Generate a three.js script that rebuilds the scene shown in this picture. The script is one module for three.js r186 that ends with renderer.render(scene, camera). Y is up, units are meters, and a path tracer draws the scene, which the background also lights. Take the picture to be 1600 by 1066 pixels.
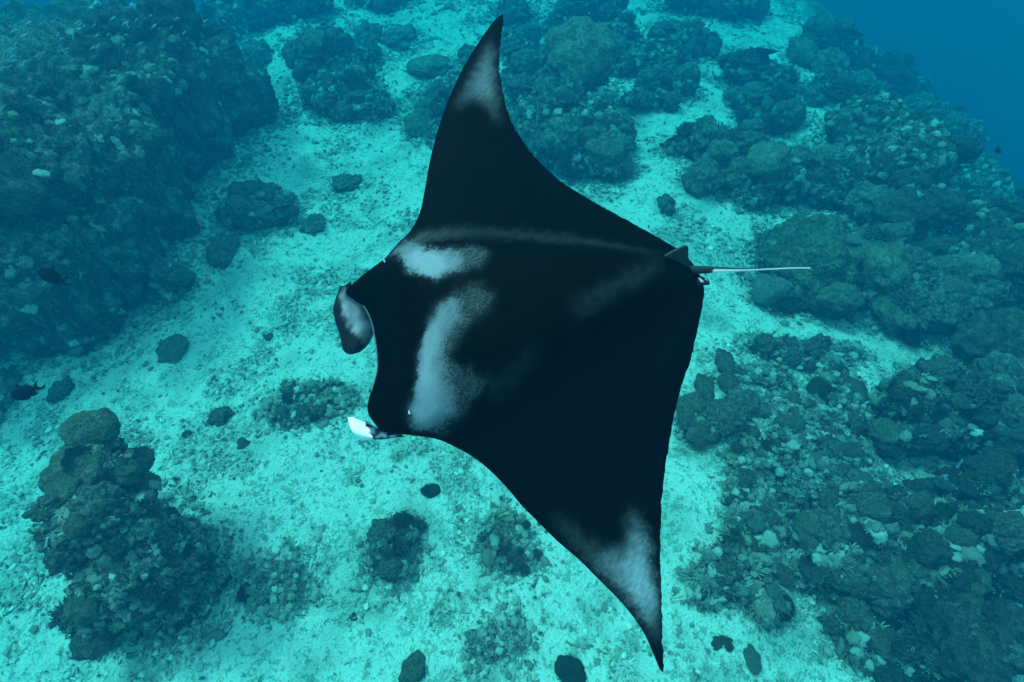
import * as THREE from 'three';
import { mergeGeometries, mergeVertices } from 'three/addons/utils/BufferGeometryUtils.js';
import { createNoise2D, createNoise3D } from 'simplex-noise';

// ---------------------------------------------------------------- camera, light, water, exposure
const scene = new THREE.Scene();
const camera = new THREE.PerspectiveCamera(68, 1600 / 1066, 0.1, 400);
camera.position.set(0, 5, 0);
camera.rotation.set(THREE.MathUtils.degToRad(-50), 0, 0);
camera.updateMatrixWorld(true);
camera.updateProjectionMatrix();

const renderer = new THREE.WebGLRenderer({ antialias: true });
renderer.toneMapping = THREE.LinearToneMapping;
renderer.toneMappingExposure = 1.52;
renderer.shadowMap.enabled = true;

{ // daylight through the surface: bright overhead, dimmer towards the horizon
  const W = 64, H = 32, d = new Float32Array(W * H * 4);
  for (let y = 0; y < H; y++) {
    const up = Math.sin(((y + 0.5) / H - 0.5) * Math.PI), k = 0.4 + 1.7 * Math.pow(Math.max(0, up), 1.2);
    for (let x = 0; x < W; x++) d.set([k * 0.82, k * 0.95, k * 1.05, 1], (y * W + x) * 4);
  }
  const t = new THREE.DataTexture(d, W, H, THREE.RGBAFormat, THREE.FloatType);
  t.mapping = THREE.EquirectangularReflectionMapping;
  t.magFilter = THREE.LinearFilter;
  t.needsUpdate = true;
  scene.background = t;
  scene.environment = t;
  scene.backgroundIntensity = 1.0;
  scene.environmentIntensity = 1.0;
}
const sun = new THREE.DirectionalLight(new THREE.Color(1, 0.97, 0.9), 3.0);
sun.position.set(-23, 40, -17);
sun.target.position.set(0, 0, -6);
sun.castShadow = true;
sun.shadow.radius = 20;
sun.shadow.mapSize.set(2048, 2048);
Object.assign(sun.shadow.camera, { left: -22, right: 22, top: 22, bottom: -22, near: 1, far: 90 });
scene.add(sun, sun.target);
sun.name = 'sun'; 
scene.fog = new THREE.FogExp2(new THREE.Color(0.01, 0.48, 1.0), 0.024);

// ---------------------------------------------------------------- helpers
let seedState = 7;
const rnd = () => { seedState = (seedState + 0x6d2b79f5) | 0; let t = Math.imul(seedState ^ (seedState >>> 15), 1 | seedState); t = (t + Math.imul(t ^ (t >>> 7), 61 | t)) ^ t; return ((t ^ (t >>> 14)) >>> 0) / 4294967296; };
const reseed = (n) => { seedState = n * 7919 + 13; };
const R = (a, b) => a + (b - a) * rnd();
const pick = (a) => a[Math.floor(rnd() * a.length)];
const n2 = createNoise2D(rnd), n3 = createNoise3D(rnd);
const clamp = THREE.MathUtils.clamp, lerp = THREE.MathUtils.lerp;
const sstep = (a, b, x) => { const t = clamp((x - a) / (b - a), 0, 1); return t * t * (3 - 2 * t); };
const V = (x, y, z) => new THREE.Vector3(x, y, z);
const fbm2 = (x, y, o = 4) => { let s = 0, a = 0.5; for (let i = 0; i < o; i++, a *= 0.5, x = x * 2.03 + 5.1, y = y * 2.03 - 3.7) s += a * n2(x, y); return s; };
const fbm3 = (x, y, z, o = 4) => { let s = 0, a = 0.5; for (let i = 0; i < o; i++, a *= 0.5, x = x * 2.03 + 5.1, y = y * 2.03 - 3.7, z = z * 2.03 + 1.3) s += a * n3(x, y, z); return s; };
const hash = (i, j, k, s) => { let h = Math.imul(i, 374761393) ^ Math.imul(j, 668265263) ^ Math.imul(k, 1274126177) ^ Math.imul(s, 974634777); h = Math.imul(h ^ (h >>> 13), 1103515245); return ((h ^ (h >>> 16)) >>> 0) / 4294967296; };
function tiled(u, v, n, s) { // smooth noise that repeats with the tile, n cells across it, -1 to 1
  const x = u * n, y = v * n, i = Math.floor(x), j = Math.floor(y), f = x - i, g = y - j, a = f * f * (3 - 2 * f), b = g * g * (3 - 2 * g), i1 = (i + 1) % n, j1 = (j + 1) % n;
  return 2 * lerp(lerp(hash(i, j, n, s), hash(i1, j, n, s), a), lerp(hash(i, j1, n, s), hash(i1, j1, n, s), a), b) - 1;
}
function cells(x, y, z) { // distance to the nearest of scattered points
  const xi = Math.floor(x), yi = Math.floor(y), zi = Math.floor(z);
  let best = 9;
  for (let a = -1; a <= 1; a++) for (let b = -1; b <= 1; b++) for (let c = -1; c <= 1; c++) {
    const i = xi + a, j = yi + b, k = zi + c, dx = i + hash(i, j, k, 1) - x, dy = j + hash(i, j, k, 2) - y, dz = k + hash(i, j, k, 3) - z, d = dx * dx + dy * dy + dz * dz;
    if (d < best) best = d;
  }
  return Math.sqrt(best);
}
const used = new Map();
function numbered(name) { const n = used.get(name) ?? 0; used.set(name, n + 1); return n ? name + '_' + String(n).padStart(3, '0') : name; }
function tag(o, label, category, group) { o.userData.label = label; o.userData.category = category; if (group) o.userData.group = group; return o; }
function thing(name, label, category, p, group) { const g = new THREE.Group(); g.name = numbered(name); g.position.copy(p); scene.add(g); return tag(g, label, category, group); }
function part(name, geo, mat, parent) { const m = new THREE.Mesh(geo, mat); m.name = name; m.castShadow = m.receiveShadow = true; parent.add(m); return m; }
const mat = (o) => new THREE.MeshPhysicalMaterial({ roughness: 0.95, specularIntensity: 0.3, vertexColors: true, ...o });
function paint(geo, f) { // f(x, y, z, nx, ny, nz) -> [r, g, b]
  const p = geo.attributes.position, n = geo.attributes.normal, c = new Float32Array(p.count * 3);
  for (let i = 0; i < p.count; i++) c.set(f(p.getX(i), p.getY(i), p.getZ(i), n?.getX(i), n?.getY(i), n?.getZ(i)), i * 3);
  geo.setAttribute('color', new THREE.BufferAttribute(c, 3));
  return geo;
}
const mixc = (a, b, t) => [lerp(a[0], b[0], t), lerp(a[1], b[1], t), lerp(a[2], b[2], t)];

// ---------------------------------------------------------------- seabed
const EDGE = [[-60, 8.6], [-18, 8.4], [-12, 8.0], [-7, 7.3], [-4.5, 6.3], [-3, 5.5], [-1, 4.6], [2, 3.4], [12, 1]];
function edgeX(z) { for (let i = 1; i < EDGE.length; i++) if (z < EDGE[i][0]) { const [a, b] = [EDGE[i - 1], EDGE[i]], t = clamp((z - a[0]) / (b[0] - a[0]), 0, 1); return lerp(a[1], b[1], t); } return 1; }
const fall = (d, k, w) => (d > 0 ? (k * d * d) / (d + w) : 0);
function ground(x, z) {
  let h = 0.22 * n2(x / 5 + 3, z / 5) + 0.09 * n2(x / 1.7, z / 1.7 + 9) + 0.035 * n2(x / 0.6 + 2, z / 0.6);
  const far = sstep(-3.5, -9, z);
  h -= fall(x - edgeX(z) + 1.1 * far + 0.8 * n2(z / 4, 7), lerp(0.8, 0.78, far), lerp(2.2, 3, far));
  h -= fall(-0.75 * x - 0.66 * z - 17.5, 0.7, 4);
  h -= fall(-z - 24, 0.5, 6);
  h -= fall(-x - 9 - 0.3 * (z + 4), z > -8 ? 0.25 : 0.25, 4);
  return h;
}
const groundFine = (x, z) => ground(x, z) + 0.022 * fbm2(x * 3.1, z * 3.1, 3) + 0.012 * Math.abs(n2(x * 9, z * 9 + 4));
const rubbleMask = (x, z) => { const a = fbm2(x * 0.55 + 11, z * 0.55 - 4, 4) + 0.45 * fbm2(x * 2.3, z * 2.3 + 20, 3); return sstep(-0.12, 0.42, a + 0.25 * sstep(2.2, 4, x) * sstep(-7, -4, z)); };
{
  const NX = 700, NZ = 590, pos = new Float32Array(NX * NZ * 3), uv = new Float32Array(NX * NZ * 2), col = new Float32Array(NX * NZ * 3), idx = [];
  for (let j = 0; j < NZ; j++) for (let i = 0; i < NX; i++) {
    const a = (i / (NX - 1)) * 2 - 1, b = j / (NZ - 1), x = 7.5 * a + 2.5 * a ** 3 + 60 * a ** 15, z = 5 - 8 * b - 18 * b * b - 60 * b ** 14, k = j * NX + i;
    pos.set([x, groundFine(x, z), z], k * 3);
    uv.set([x / 3, z / 3], k * 2);
    const slope = sstep(-0.8, 1.6, x - edgeX(z) + 0.9 * n2(x * 0.7, z * 0.7 + 60) + 0.6 * n2(x * 2.1, z * 2.1 + 30)), m = rubbleMask(x, z), g = 0.45 * n2(x * 6.3, z * 6.3) + 0.35 * n2(x * 14, z * 14) + 0.35 * n2(x * 27, z * 27), dark = sstep(-0.25, 0.55, g - 0.62 + 0.95 * m), film = sstep(0.05, 0.5, fbm2(x * 0.8 - 30, z * 0.8 + 12, 4));
    col.set(mixc(mixc([0.56, 0.53, 0.455], [0.38, 0.385, 0.32], film), mixc([0.33, 0.34, 0.27], [0.22, 0.24, 0.18], sstep(-0.2, 0.6, n2(x * 1.3, z * 1.3 + 40))), dark * 0.85), k * 3);
    if (slope > 0) col.set(mixc([col[k * 3], col[k * 3 + 1], col[k * 3 + 2]], mixc([0.1, 0.1, 0.075], [0.2, 0.2, 0.15], sstep(-0.4, 0.4, n2(x * 4, z * 4))), slope * 0.9), k * 3);
  }
  for (let j = 0; j < NZ - 1; j++) for (let i = 0; i < NX - 1; i++) { const k = j * NX + i; idx.push(k, k + 1, k + NX, k + 1, k + NX + 1, k + NX); }
  const g = new THREE.BufferGeometry();
  g.setAttribute('position', new THREE.BufferAttribute(pos, 3)); g.setAttribute('uv', new THREE.BufferAttribute(uv, 2)); g.setAttribute('color', new THREE.BufferAttribute(col, 3));
  g.setIndex(idx); g.computeVertexNormals();
  // grains, broken shell and fragments: a tile three metres wide
  const S = 1536, px = new Uint8Array(S * S * 4), bp = new Uint8Array(S * S * 4);
  for (let y = 0; y < S; y++) for (let x = 0; x < S; x++) {
    const u = x / S, v = y / S, a = tiled(u, v, 48, 1), b = tiled(u, v, 110, 2), c = tiled(u, v, 260, 3), e = tiled(u, v, 520, 4), q = tiled(u, v, 14, 5), w = rnd();
    const speck = sstep(0.1, 0.55, 0.5 * a + 0.55 * b + 0.4 * c + 0.3 * q), t = clamp(1 - 0.17 * speck - 0.08 * w - 0.06 * c - 0.05 * e, 0, 1), k = (y * S + x) * 4, h = 255 * clamp(0.45 + 0.28 * a + 0.3 * b + 0.22 * c + 0.1 * e, 0, 1);
    px[k] = 255 * t * (1 - 0.06 * speck); px[k + 1] = 255 * t; px[k + 2] = 255 * t * (1 - 0.04 * speck); px[k + 3] = 255;
    bp[k] = bp[k + 1] = bp[k + 2] = h; bp[k + 3] = 255;
  }
  const tx = (d, srgb) => { const t = new THREE.DataTexture(d, S, S); t.wrapS = t.wrapT = THREE.RepeatWrapping; t.magFilter = THREE.LinearFilter; t.needsUpdate = true; if (srgb) t.colorSpace = THREE.SRGBColorSpace; return t; };
  const m = new THREE.Mesh(g, mat({ map: tx(px, true), bumpMap: tx(bp, false), bumpScale: 0.016, roughness: 1 }));
  m.name = 'seabed'; m.receiveShadow = true; m.castShadow = true; m.userData.kind = 'structure';
  tag(m, 'pale rippled sand with patches of rubble sloping down to deep blue water', 'seabed');
  scene.add(m);
}
// the sea itself: takes red out of the light with every metre, from the surface down
{
  const g = new THREE.BoxGeometry(150, 70, 150); g.translate(0, 8 - 35, -20);
  const m = new THREE.Mesh(g, new THREE.MeshPhysicalMaterial({ color: 0xffffff, roughness: 0, ior: 1.33, transmission: 1, thickness: 70, attenuationColor: new THREE.Color(0.845, 0.98, 0.978), attenuationDistance: 1, transparent: true, opacity: 0 }));
  m.name = 'water'; m.userData.kind = 'structure'; tag(m, 'clear blue green sea water above and around the reef', 'water');
  scene.add(m);
}
const depthOf = (p) => -p.clone().applyMatrix4(camera.matrixWorldInverse).z;
const rayTo = (px, py) => V((px / 1600) * 2 - 1, 1 - (py / 1066) * 2, 0.5).unproject(camera).sub(camera.position).normalize();
function spot(px, py, lift = 0) { // the point that lies LIFT metres above the seabed in the direction of that pixel of the photograph
  const d = rayTo(px, py);
  let t = 1.5;
  for (; t < 60; t += 0.04) { const x = d.x * t, z = d.z * t; if (5 + d.y * t < ground(x, z) + lift) break; }
  const p = d.multiplyScalar(t).add(camera.position);
  return { p, mpp: (depthOf(p) * Math.tan(THREE.MathUtils.degToRad(34))) / 533, base: V(p.x, groundFine(p.x, p.z), p.z), tilt: Math.asin(-(p.y - 5) / p.distanceTo(camera.position)) };
}

// ---------------------------------------------------------------- manta ray, in metres on its own axes: u ahead, v across, n up from the back
{
  const n = V(0, 0.88846, 0.45896), F = V(-0.96559, -0.11935, 0.23105), L = V(0.26006, -0.44316, 0.85789), O = V(0, 2.95301, -1.91652).addScaledVector(L, 0.0122);
  const ray = thing('manta_ray', 'black manta ray with white shoulder patches gliding above the sand', 'manta ray', V(0, 5, 0).lerp(O, 0.42));
  ray.scale.setScalar(0.42);   // a very young one, not two metres across
  ray.setRotationFromMatrix(new THREE.Matrix4().makeBasis(F, n, L.clone().negate()));   // children: x = u, y = n, z = -v
  const turned = (g) => { g.scale(1, 1, -1); const i = g.index.array; for (let k = 0; k < i.length; k += 3) [i[k + 1], i[k + 2]] = [i[k + 2], i[k + 1]]; g.computeVertexNormals(); return g; };
  const piece = (name, g, m) => part(name, turned(g), m, ray);
  const LE = [[-2.345, -0.545], [-2.335, -0.518], [-2.285, -0.467], [-2.122, -0.342], [-1.882, -0.172], [-1.605, -0.006], [-1.352, 0.123], [-1.116, 0.225], [-0.895, 0.306], [-0.751, 0.367], [-0.653, 0.444], [-0.598, 0.524], [-0.52, 0.621], [-0.47, 0.724], [-0.419, 0.818], [-0.381, 0.868], [-0.33, 0.84], [-0.273, 0.793], [-0.182, 0.767], [-0.086, 0.765], [0.023, 0.773], [0.109, 0.791], [0.203, 0.839], [0.295, 0.88], [0.38, 0.86], [0.44, 0.81], [0.486, 0.694], [0.54, 0.569], [0.605, 0.481], [0.686, 0.397], [0.771, 0.333], [0.872, 0.273], [0.988, 0.217], [1.088, 0.158], [1.209, 0.086], [1.334, -0.001], [1.456, -0.073], [1.578, -0.145], [1.697, -0.202], [1.805, -0.238], [1.904, -0.255], [1.992, -0.268], [2.013, -0.275]];
  const TE = [[-2.345, -0.56], [-2.27, -0.545], [-2.143, -0.498], [-1.933, -0.43], [-1.739, -0.376], [-1.493, -0.343], [-1.292, -0.332], [-1.105, -0.356], [-0.938, -0.403], [-0.769, -0.482], [-0.63, -0.578], [-0.478, -0.707], [-0.322, -0.849], [-0.196, -0.96], [-0.143, -1.004], [-0.059, -1.05], [0.014, -1.075], [0.086, -1.083], [0.176, -1.059], [0.308, -0.984], [0.483, -0.88], [0.603, -0.79], [0.724, -0.712], [0.877, -0.632], [0.999, -0.574], [1.106, -0.525], [1.215, -0.487], [1.372, -0.439], [1.531, -0.399], [1.691, -0.36], [1.854, -0.321], [1.97, -0.299], [2.013, -0.285]];
  const along = (T, v) => { // smooth curve through the stations
    let i = 1; while (i < T.length - 1 && v > T[i][0]) i++;
    const [x0, y0] = T[i - 1], [x1, y1] = T[i], h = x1 - x0, t = clamp((v - x0) / h, 0, 1), sl = (k) => { const a = T[Math.max(0, k - 1)], b = T[Math.min(T.length - 1, k + 1)]; return (b[1] - a[1]) / (b[0] - a[0]); };
    const m0 = sl(i - 1) * h, m1 = sl(i) * h, t2 = t * t, t3 = t2 * t;
    return (2 * t3 - 3 * t2 + 1) * y0 + (t3 - 2 * t2 + t) * m0 + (-2 * t3 + 3 * t2) * y1 + (t3 - t2) * m1;
  };
  const droop = (v) => -0.075 * v * v;
  const half = (v) => 0.085 * Math.exp(-((v / 0.75) ** 2)) + 0.03 * Math.exp(-((v / 1.5) ** 2)) + 0.006;
  const hump = (u, v) => { const t = clamp((u + 1.08) / 1.7, 0, 1), w = lerp(0.05, 0.5, t ** 0.8), H = 0.2 * Math.sin(Math.PI * clamp((u + 1.15) / 2.1, 0, 1)) ** 0.8; return H * Math.exp(-(((v - 0.01) / w) ** 4)); };
  const topY = (u, v, s) => { const pr = Math.pow(clamp(4 * s * (1 - s), 0, 1), 0.7); return droop(v) + half(v) * pr * 1.1 + hump(u, v) * Math.pow(clamp(5 * s, 0, 1), 0.7) * Math.pow(clamp((1 - s) * 8, 0, 1), 0.6); };
  const NV = 420, NC = 56, pos = [], uv = [], idx = [];
  for (let i = 0; i <= NV; i++) {
    const q = i / NV, v = lerp(-2.345, 2.013, q + 0.035 * -Math.sin(2 * Math.PI * q)), le = along(LE, v), te = Math.min(along(TE, v) + 0.004 * n2(v * 14, 3) + 0.002 * n2(v * 40, 8), le - 0.004);
    for (let k = 0; k < 2 * NC; k++) {
      const top = k <= NC, s0 = top ? k / NC : (2 * NC - k) / NC, s = 0.5 - 0.5 * Math.cos(Math.PI * s0), u = lerp(le, te, s);
      const y = top ? topY(u, v, s) + (s > 0 && s < 1 ? 0.0012 * n2(u * 30, v * 30) : 0) : droop(v) - half(v) * 1.3 * Math.pow(4 * s * (1 - s), 0.6);
      pos.push(u, y, v); uv.push((u + 1.3) / 2.4, (v + 2.4) / 4.5);
    }
  }
  const M = 2 * NC;
  for (let i = 0; i < NV; i++) for (let k = 0; k < M; k++) { const a = i * M + k, b = i * M + ((k + 1) % M), c = a + M, d = b + M; idx.push(a, b, c, b, d, c); }
  const bodyGeo = new THREE.BufferGeometry();
  bodyGeo.setAttribute('position', new THREE.Float32BufferAttribute(pos, 3)); bodyGeo.setAttribute('uv', new THREE.Float32BufferAttribute(uv, 2)); bodyGeo.setIndex(idx); bodyGeo.computeVertexNormals();
  // skin markings, plus pale sheen painted along the body ridges
  const W = 1100, H = 2048, mask = (polys, blur) => {
    const c = document.createElement('canvas'); c.width = W / 2; c.height = H / 2; const x = c.getContext('2d'); x.fillStyle = '#000'; x.fillRect(0, 0, c.width, c.height);
    for (const [g, pts] of polys) { x.fillStyle = `rgb(${g},${g},${g})`; x.beginPath(); pts.forEach(([u, v], i) => x[i ? 'lineTo' : 'moveTo'](((u + 1.3) / 2.4) * c.width, ((v + 2.4) / 4.5) * c.height)); x.fill(); }
    const w = c.width, h = c.height, dd = x.getImageData(0, 0, w, h).data; let a = new Float32Array(w * h); for (let i = 0; i < w * h; i++) a[i] = dd[i * 4] / 255;
    for (let pass = 0; pass < 3; pass++) for (const [dx, dy] of [[1, 0], [0, 1]]) {
      const o = new Float32Array(w * h), st = dx + dy * w;
      for (let y = 0; y < h; y++) for (let xx = 0; xx < w; xx++) { let s = 0, k = 0; for (let r = -blur; r <= blur; r++) { const X = xx + dx * r, Y = yy(y + dy * r, h); if (X >= 0 && X < w && Y >= 0) { s += a[Y * w + X]; k++; } } o[y * w + xx] = s / k; }
      a = o;
    }
    return (u, v) => { const X = clamp(u * w - 0.5, 0, w - 1.01), Y = clamp(v * h - 0.5, 0, h - 1.01), i = Math.floor(X), j = Math.floor(Y), f = X - i, g = Y - j; return lerp(lerp(a[j * w + i], a[j * w + i + 1], f), lerp(a[(j + 1) * w + i], a[(j + 1) * w + i + 1], f), g); };
  };
  function yy(y, h) { return y < h ? y : -1; }
  const shoulder = mask([
    [88, [[0.62, -0.49], [0.54, -0.58], [0.44, -0.6], [0.3, -0.585], [0.38, -0.5], [0.27, -0.42], [0.13, -0.4], [0.04, -0.34], [0.06, -0.25], [0.14, -0.2], [0.28, -0.2], [0.4, -0.24], [0.44, -0.28], [0.49, -0.33], [0.51, -0.41], [0.54, -0.48], [0.58, -0.5]]],
    [150, [[0.56, -0.53], [0.46, -0.58], [0.42, -0.54], [0.4, -0.46], [0.24, -0.4], [0.18, -0.3], [0.24, -0.22], [0.38, -0.24], [0.48, -0.33], [0.5, -0.45]]],
    [235, [[0.48, -0.46], [0.41, -0.47], [0.33, -0.4], [0.27, -0.33], [0.28, -0.25], [0.38, -0.25], [0.45, -0.31]]],
    [85, [[0.1, -0.1], [0.23, -0.14], [0.34, -0.11], [0.44, -0.02], [0.51, 0.08], [0.55, 0.18], [0.58, 0.28], [0.62, 0.35], [0.67, 0.35], [0.68, 0.39], [0.68, 0.45], [0.64, 0.49], [0.52, 0.53], [0.42, 0.5], [0.34, 0.44], [0.18, 0.34], [0.3, 0.27], [0.37, 0.2], [0.31, 0.12], [0.2, 0.06], [0.08, 0.0]]],
    [150, [[0.26, -0.1], [0.36, -0.09], [0.46, 0.02], [0.53, 0.14], [0.57, 0.27], [0.64, 0.37], [0.66, 0.45], [0.55, 0.51], [0.43, 0.47], [0.4, 0.36], [0.42, 0.24], [0.38, 0.1], [0.28, 0.02]]],
    [235, [[0.34, -0.05], [0.42, 0.01], [0.5, 0.12], [0.55, 0.24], [0.57, 0.32], [0.64, 0.4], [0.6, 0.46], [0.5, 0.44], [0.47, 0.32], [0.48, 0.2], [0.42, 0.08]]]], 4);
  const tips = mask([
    [110, [[-0.4, -2.1], [-0.26, -1.87], [-0.14, -1.71], [-0.05, -1.55], [0.02, -1.4], [-0.04, -1.46], [-0.13, -1.5], [-0.2, -1.42], [-0.24, -1.2], [-0.29, -1.36], [-0.33, -1.65], [-0.38, -1.83], [-0.42, -2.02]]],
    [190, [[-0.37, -2.0], [-0.26, -1.8], [-0.14, -1.6], [-0.2, -1.53], [-0.26, -1.45], [-0.29, -1.5], [-0.32, -1.7]]],
    [70, [[0.1, 1.02], [0.0, 1.13], [-0.08, 1.25], [-0.18, 1.32], [-0.26, 1.3], [-0.3, 1.16], [-0.36, 1.14], [-0.38, 1.3], [-0.37, 1.45], [-0.36, 1.6], [-0.31, 1.88], [-0.28, 1.88], [-0.23, 1.71], [-0.16, 1.57], [-0.07, 1.4], [0.02, 1.26]]],
    [170, [[-0.33, 1.17], [-0.37, 1.3], [-0.365, 1.45], [-0.35, 1.6], [-0.31, 1.8], [-0.26, 1.74], [-0.2, 1.58], [-0.12, 1.43], [-0.05, 1.33], [-0.14, 1.36], [-0.24, 1.36], [-0.3, 1.28]]],
    [240, [[-0.34, 1.3], [-0.355, 1.5], [-0.33, 1.65], [-0.28, 1.72], [-0.22, 1.58], [-0.2, 1.46], [-0.28, 1.42]]]], 7);
  const paintedSheen = mask([  // soft highlights on the ridges, put into the skin colour
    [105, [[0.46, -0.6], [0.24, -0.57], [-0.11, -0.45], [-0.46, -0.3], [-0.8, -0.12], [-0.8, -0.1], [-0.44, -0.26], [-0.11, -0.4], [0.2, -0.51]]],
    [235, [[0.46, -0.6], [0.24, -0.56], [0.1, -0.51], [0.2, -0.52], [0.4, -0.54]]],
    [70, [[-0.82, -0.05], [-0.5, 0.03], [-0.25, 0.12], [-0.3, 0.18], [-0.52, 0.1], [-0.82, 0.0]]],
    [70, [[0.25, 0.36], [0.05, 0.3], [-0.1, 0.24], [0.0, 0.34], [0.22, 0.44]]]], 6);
  const px = new Uint8Array(W * H * 4), enc = (c) => 255 * (c <= 0.0031308 ? 12.92 * c : 1.055 * Math.pow(c, 1 / 2.4) - 0.055);
  for (let y = 0; y < H; y++) for (let x = 0; x < W; x++) {
    const u = (x + 0.5) / W, v = (y + 0.5) / H, mu = u * 2.4 - 1.3, mv = v * 4.5 - 2.4, w = rnd();
    const w1 = n2(mu * 9, mv * 9), w2 = n2(mu * 30 + 50, mv * 30), wx = u + 0.006 * w1 + 0.004 * w2, wy = v + 0.004 * n2(mu * 9 + 30, mv * 9) + 0.002 * w2, grain = 0.45 * n2(mu * 60, mv * 60) + 0.55 * n2(mu * 130, mv * 130), smear = n2(mu * 10 + mv * 8, mv * 26 - mu * 20);
    const a = shoulder(wx, wy), b = tips(wx, wy), c = paintedSheen(wx, wy);
    const cover = sstep(0.5, 0.95, a + 0.55 + (0.5 * grain + 0.07 * smear + (w - 0.5) * 0.35) * (1 - 0.55 * a) - 0.35 * (1 - a)), speck = a * (0.2 + 0.8 * cover) * (1 + 0.05 * smear), tip = clamp(b * (1 + 0.14 * grain + 0.12 * smear) + (w - 0.5) * 0.05 * b, 0, 1);
    const rim = Math.abs(mv + 0.03) < 0.24 && along(LE, mv) - mu < 0.01 ? 0.12 + 0.05 * grain : 0;
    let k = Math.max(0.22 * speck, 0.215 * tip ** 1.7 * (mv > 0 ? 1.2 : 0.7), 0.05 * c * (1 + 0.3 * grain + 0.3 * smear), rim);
    const scar = Math.abs(n2(mu * 3 + 7, mv * 3)) < 0.004 && n2(mu * 2, mv * 2 + 9) > 0.4 ? 0.012 : 0;
    k = Math.min(0.5, k + 0.0008 + scar + 0.0006 * w * (1 + w1));
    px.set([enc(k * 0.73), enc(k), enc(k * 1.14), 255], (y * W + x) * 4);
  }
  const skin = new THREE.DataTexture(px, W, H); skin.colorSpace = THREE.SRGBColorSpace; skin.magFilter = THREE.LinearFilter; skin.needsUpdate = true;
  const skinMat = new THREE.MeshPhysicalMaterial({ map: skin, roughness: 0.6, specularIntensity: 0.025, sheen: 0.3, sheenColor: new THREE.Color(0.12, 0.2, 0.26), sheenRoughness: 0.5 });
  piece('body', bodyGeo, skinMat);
  // sheets with thickness: t from root to end, w across
  function sheet(C, hw, dirW, curl, thick, NT = 40, NW = 16) {
    const cv = new THREE.CatmullRomCurve3(C.map((q) => V(...q))), P = [], I = [], Dn = dirW.map((q) => V(...q)), at = (t, w, side) => {
      const c = cv.getPoint(t), k = t * (Dn.length - 1), i = Math.min(Dn.length - 2, Math.floor(k)), dw = Dn[i].clone().lerp(Dn[i + 1], k - i).normalize(), tan = cv.getTangent(t), nn = dw.clone().cross(tan).normalize();
      return c.addScaledVector(dw, w * hw(t)).addScaledVector(nn, curl * (w * w - 0.5) + side * thick * Math.sqrt(Math.max(0.02, 1 - w * w)) * Math.sqrt(Math.max(0.02, 1 - t ** 4)));
    };
    for (let i = 0; i <= NT; i++) for (let k = 0; k < 2 * NW; k++) { const top = k <= NW, w = -Math.cos(Math.PI * (top ? k / NW : (2 * NW - k) / NW)); P.push(...at(i / NT, w, top ? 1 : -1).toArray()); }
    const m = 2 * NW;
    for (let i = 0; i < NT; i++) for (let k = 0; k < m; k++) { const a = i * m + k, b = i * m + ((k + 1) % m); I.push(a, a + m, b, b, a + m, b + m); }
    const g = new THREE.BufferGeometry(); g.setAttribute('position', new THREE.Float32BufferAttribute(P, 3)); g.setIndex(I); g.computeVertexNormals(); return g;
  }
  const finMat = new THREE.MeshPhysicalMaterial({ vertexColors: true, roughness: 0.55, specularIntensity: 0.15, side: THREE.DoubleSide });
  const dark = [0.008, 0.011, 0.016];
  // the fin beside the mouth that hangs down, its grey inner face showing
  const f1 = sheet([[0.87, -0.05, -0.44], [0.9, -0.09, -0.36], [0.885, -0.12, -0.26], [0.885, -0.14, -0.16], [0.925, -0.16, -0.06]], (t) => (t < 0.45 ? lerp(0.035, 0.098, sstep(0, 0.45, t)) : 0.102 * Math.sqrt(Math.max(0.02, 1 - ((t - 0.45) / 0.56) ** 4))), [[1, 0.1, 0.25], [1, 0.15, 0.1], [1, 0.2, 0.05]], 0.075, 0.02);
  paint(f1, (x, y, z) => { const q = 0.02 * n2(z * 18, x * 18), e = Math.hypot((x - 0.855 + q) / 0.075, (z + 0.25 + (x - 0.855) * 0.9 + q) / 0.15); return mixc(dark, mixc([0.17, 0.21, 0.25], [0.28, 0.33, 0.37], sstep(-0.4, 0.4, n2(x * 14, z * 9))), 0.85 * sstep(1.12, 0.6, e)); });
  piece('cephalic_fin', f1, finMat).userData.label = 'hanging head fin with grey inner face';
  // the rolled fin on the other side, white below
  const f2 = sheet([[0.74, -0.06, 0.47], [0.83, -0.05, 0.45], [0.92, -0.04, 0.41], [0.985, -0.02, 0.37]], (t) => 0.02 + 0.05 * sstep(0.15, 0.9, t) - 0.012 * sstep(0.85, 1, t), [[0.5, 0.2, -1], [0.2, 0.5, -1], [0.1, 0.3, -1]], 0.05, 0.013);
  paint(f2, (x, y, z) => (x + 0.012 * n2(z * 30, y * 30) > 0.89 + 0.3 * (0.43 - z) ? [0.86, 0.86, 0.86] : mixc([0.1, 0.14, 0.19], dark, sstep(-0.3, 0.2, n2(x * 22, z * 22)))));
  piece('cephalic_fin', f2, finMat).userData.label = 'rolled head fin with white underside';
  // pale spiracle folds behind the head, one on each side
  for (const [u, v, s] of [[0.607, -0.46, 1], [0.648, 0.38, -1]]) {
    const g = new THREE.ConeGeometry(1, 1, 9, 3); g.scale(0.006, 0.022, 0.013); g.rotateX(s * 1.2); g.rotateZ(0.5); g.translate(u, topY(u, v, 0.12) + 0.002, v); const q = g.attributes.position; for (let i = 0; i < q.count; i++) q.setXYZ(i, q.getX(i) + 0.004 * n2(q.getZ(i) * 60, u), q.getY(i), q.getZ(i) + 0.004 * n2(q.getX(i) * 90, v)); paint(g, () => [0.35, 0.4, 0.44]); piece('spiracle', g, finMat);
  }
  // back fin, tail, pelvic fins
  const by = hump(-0.95, 0) * 0.6;
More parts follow.
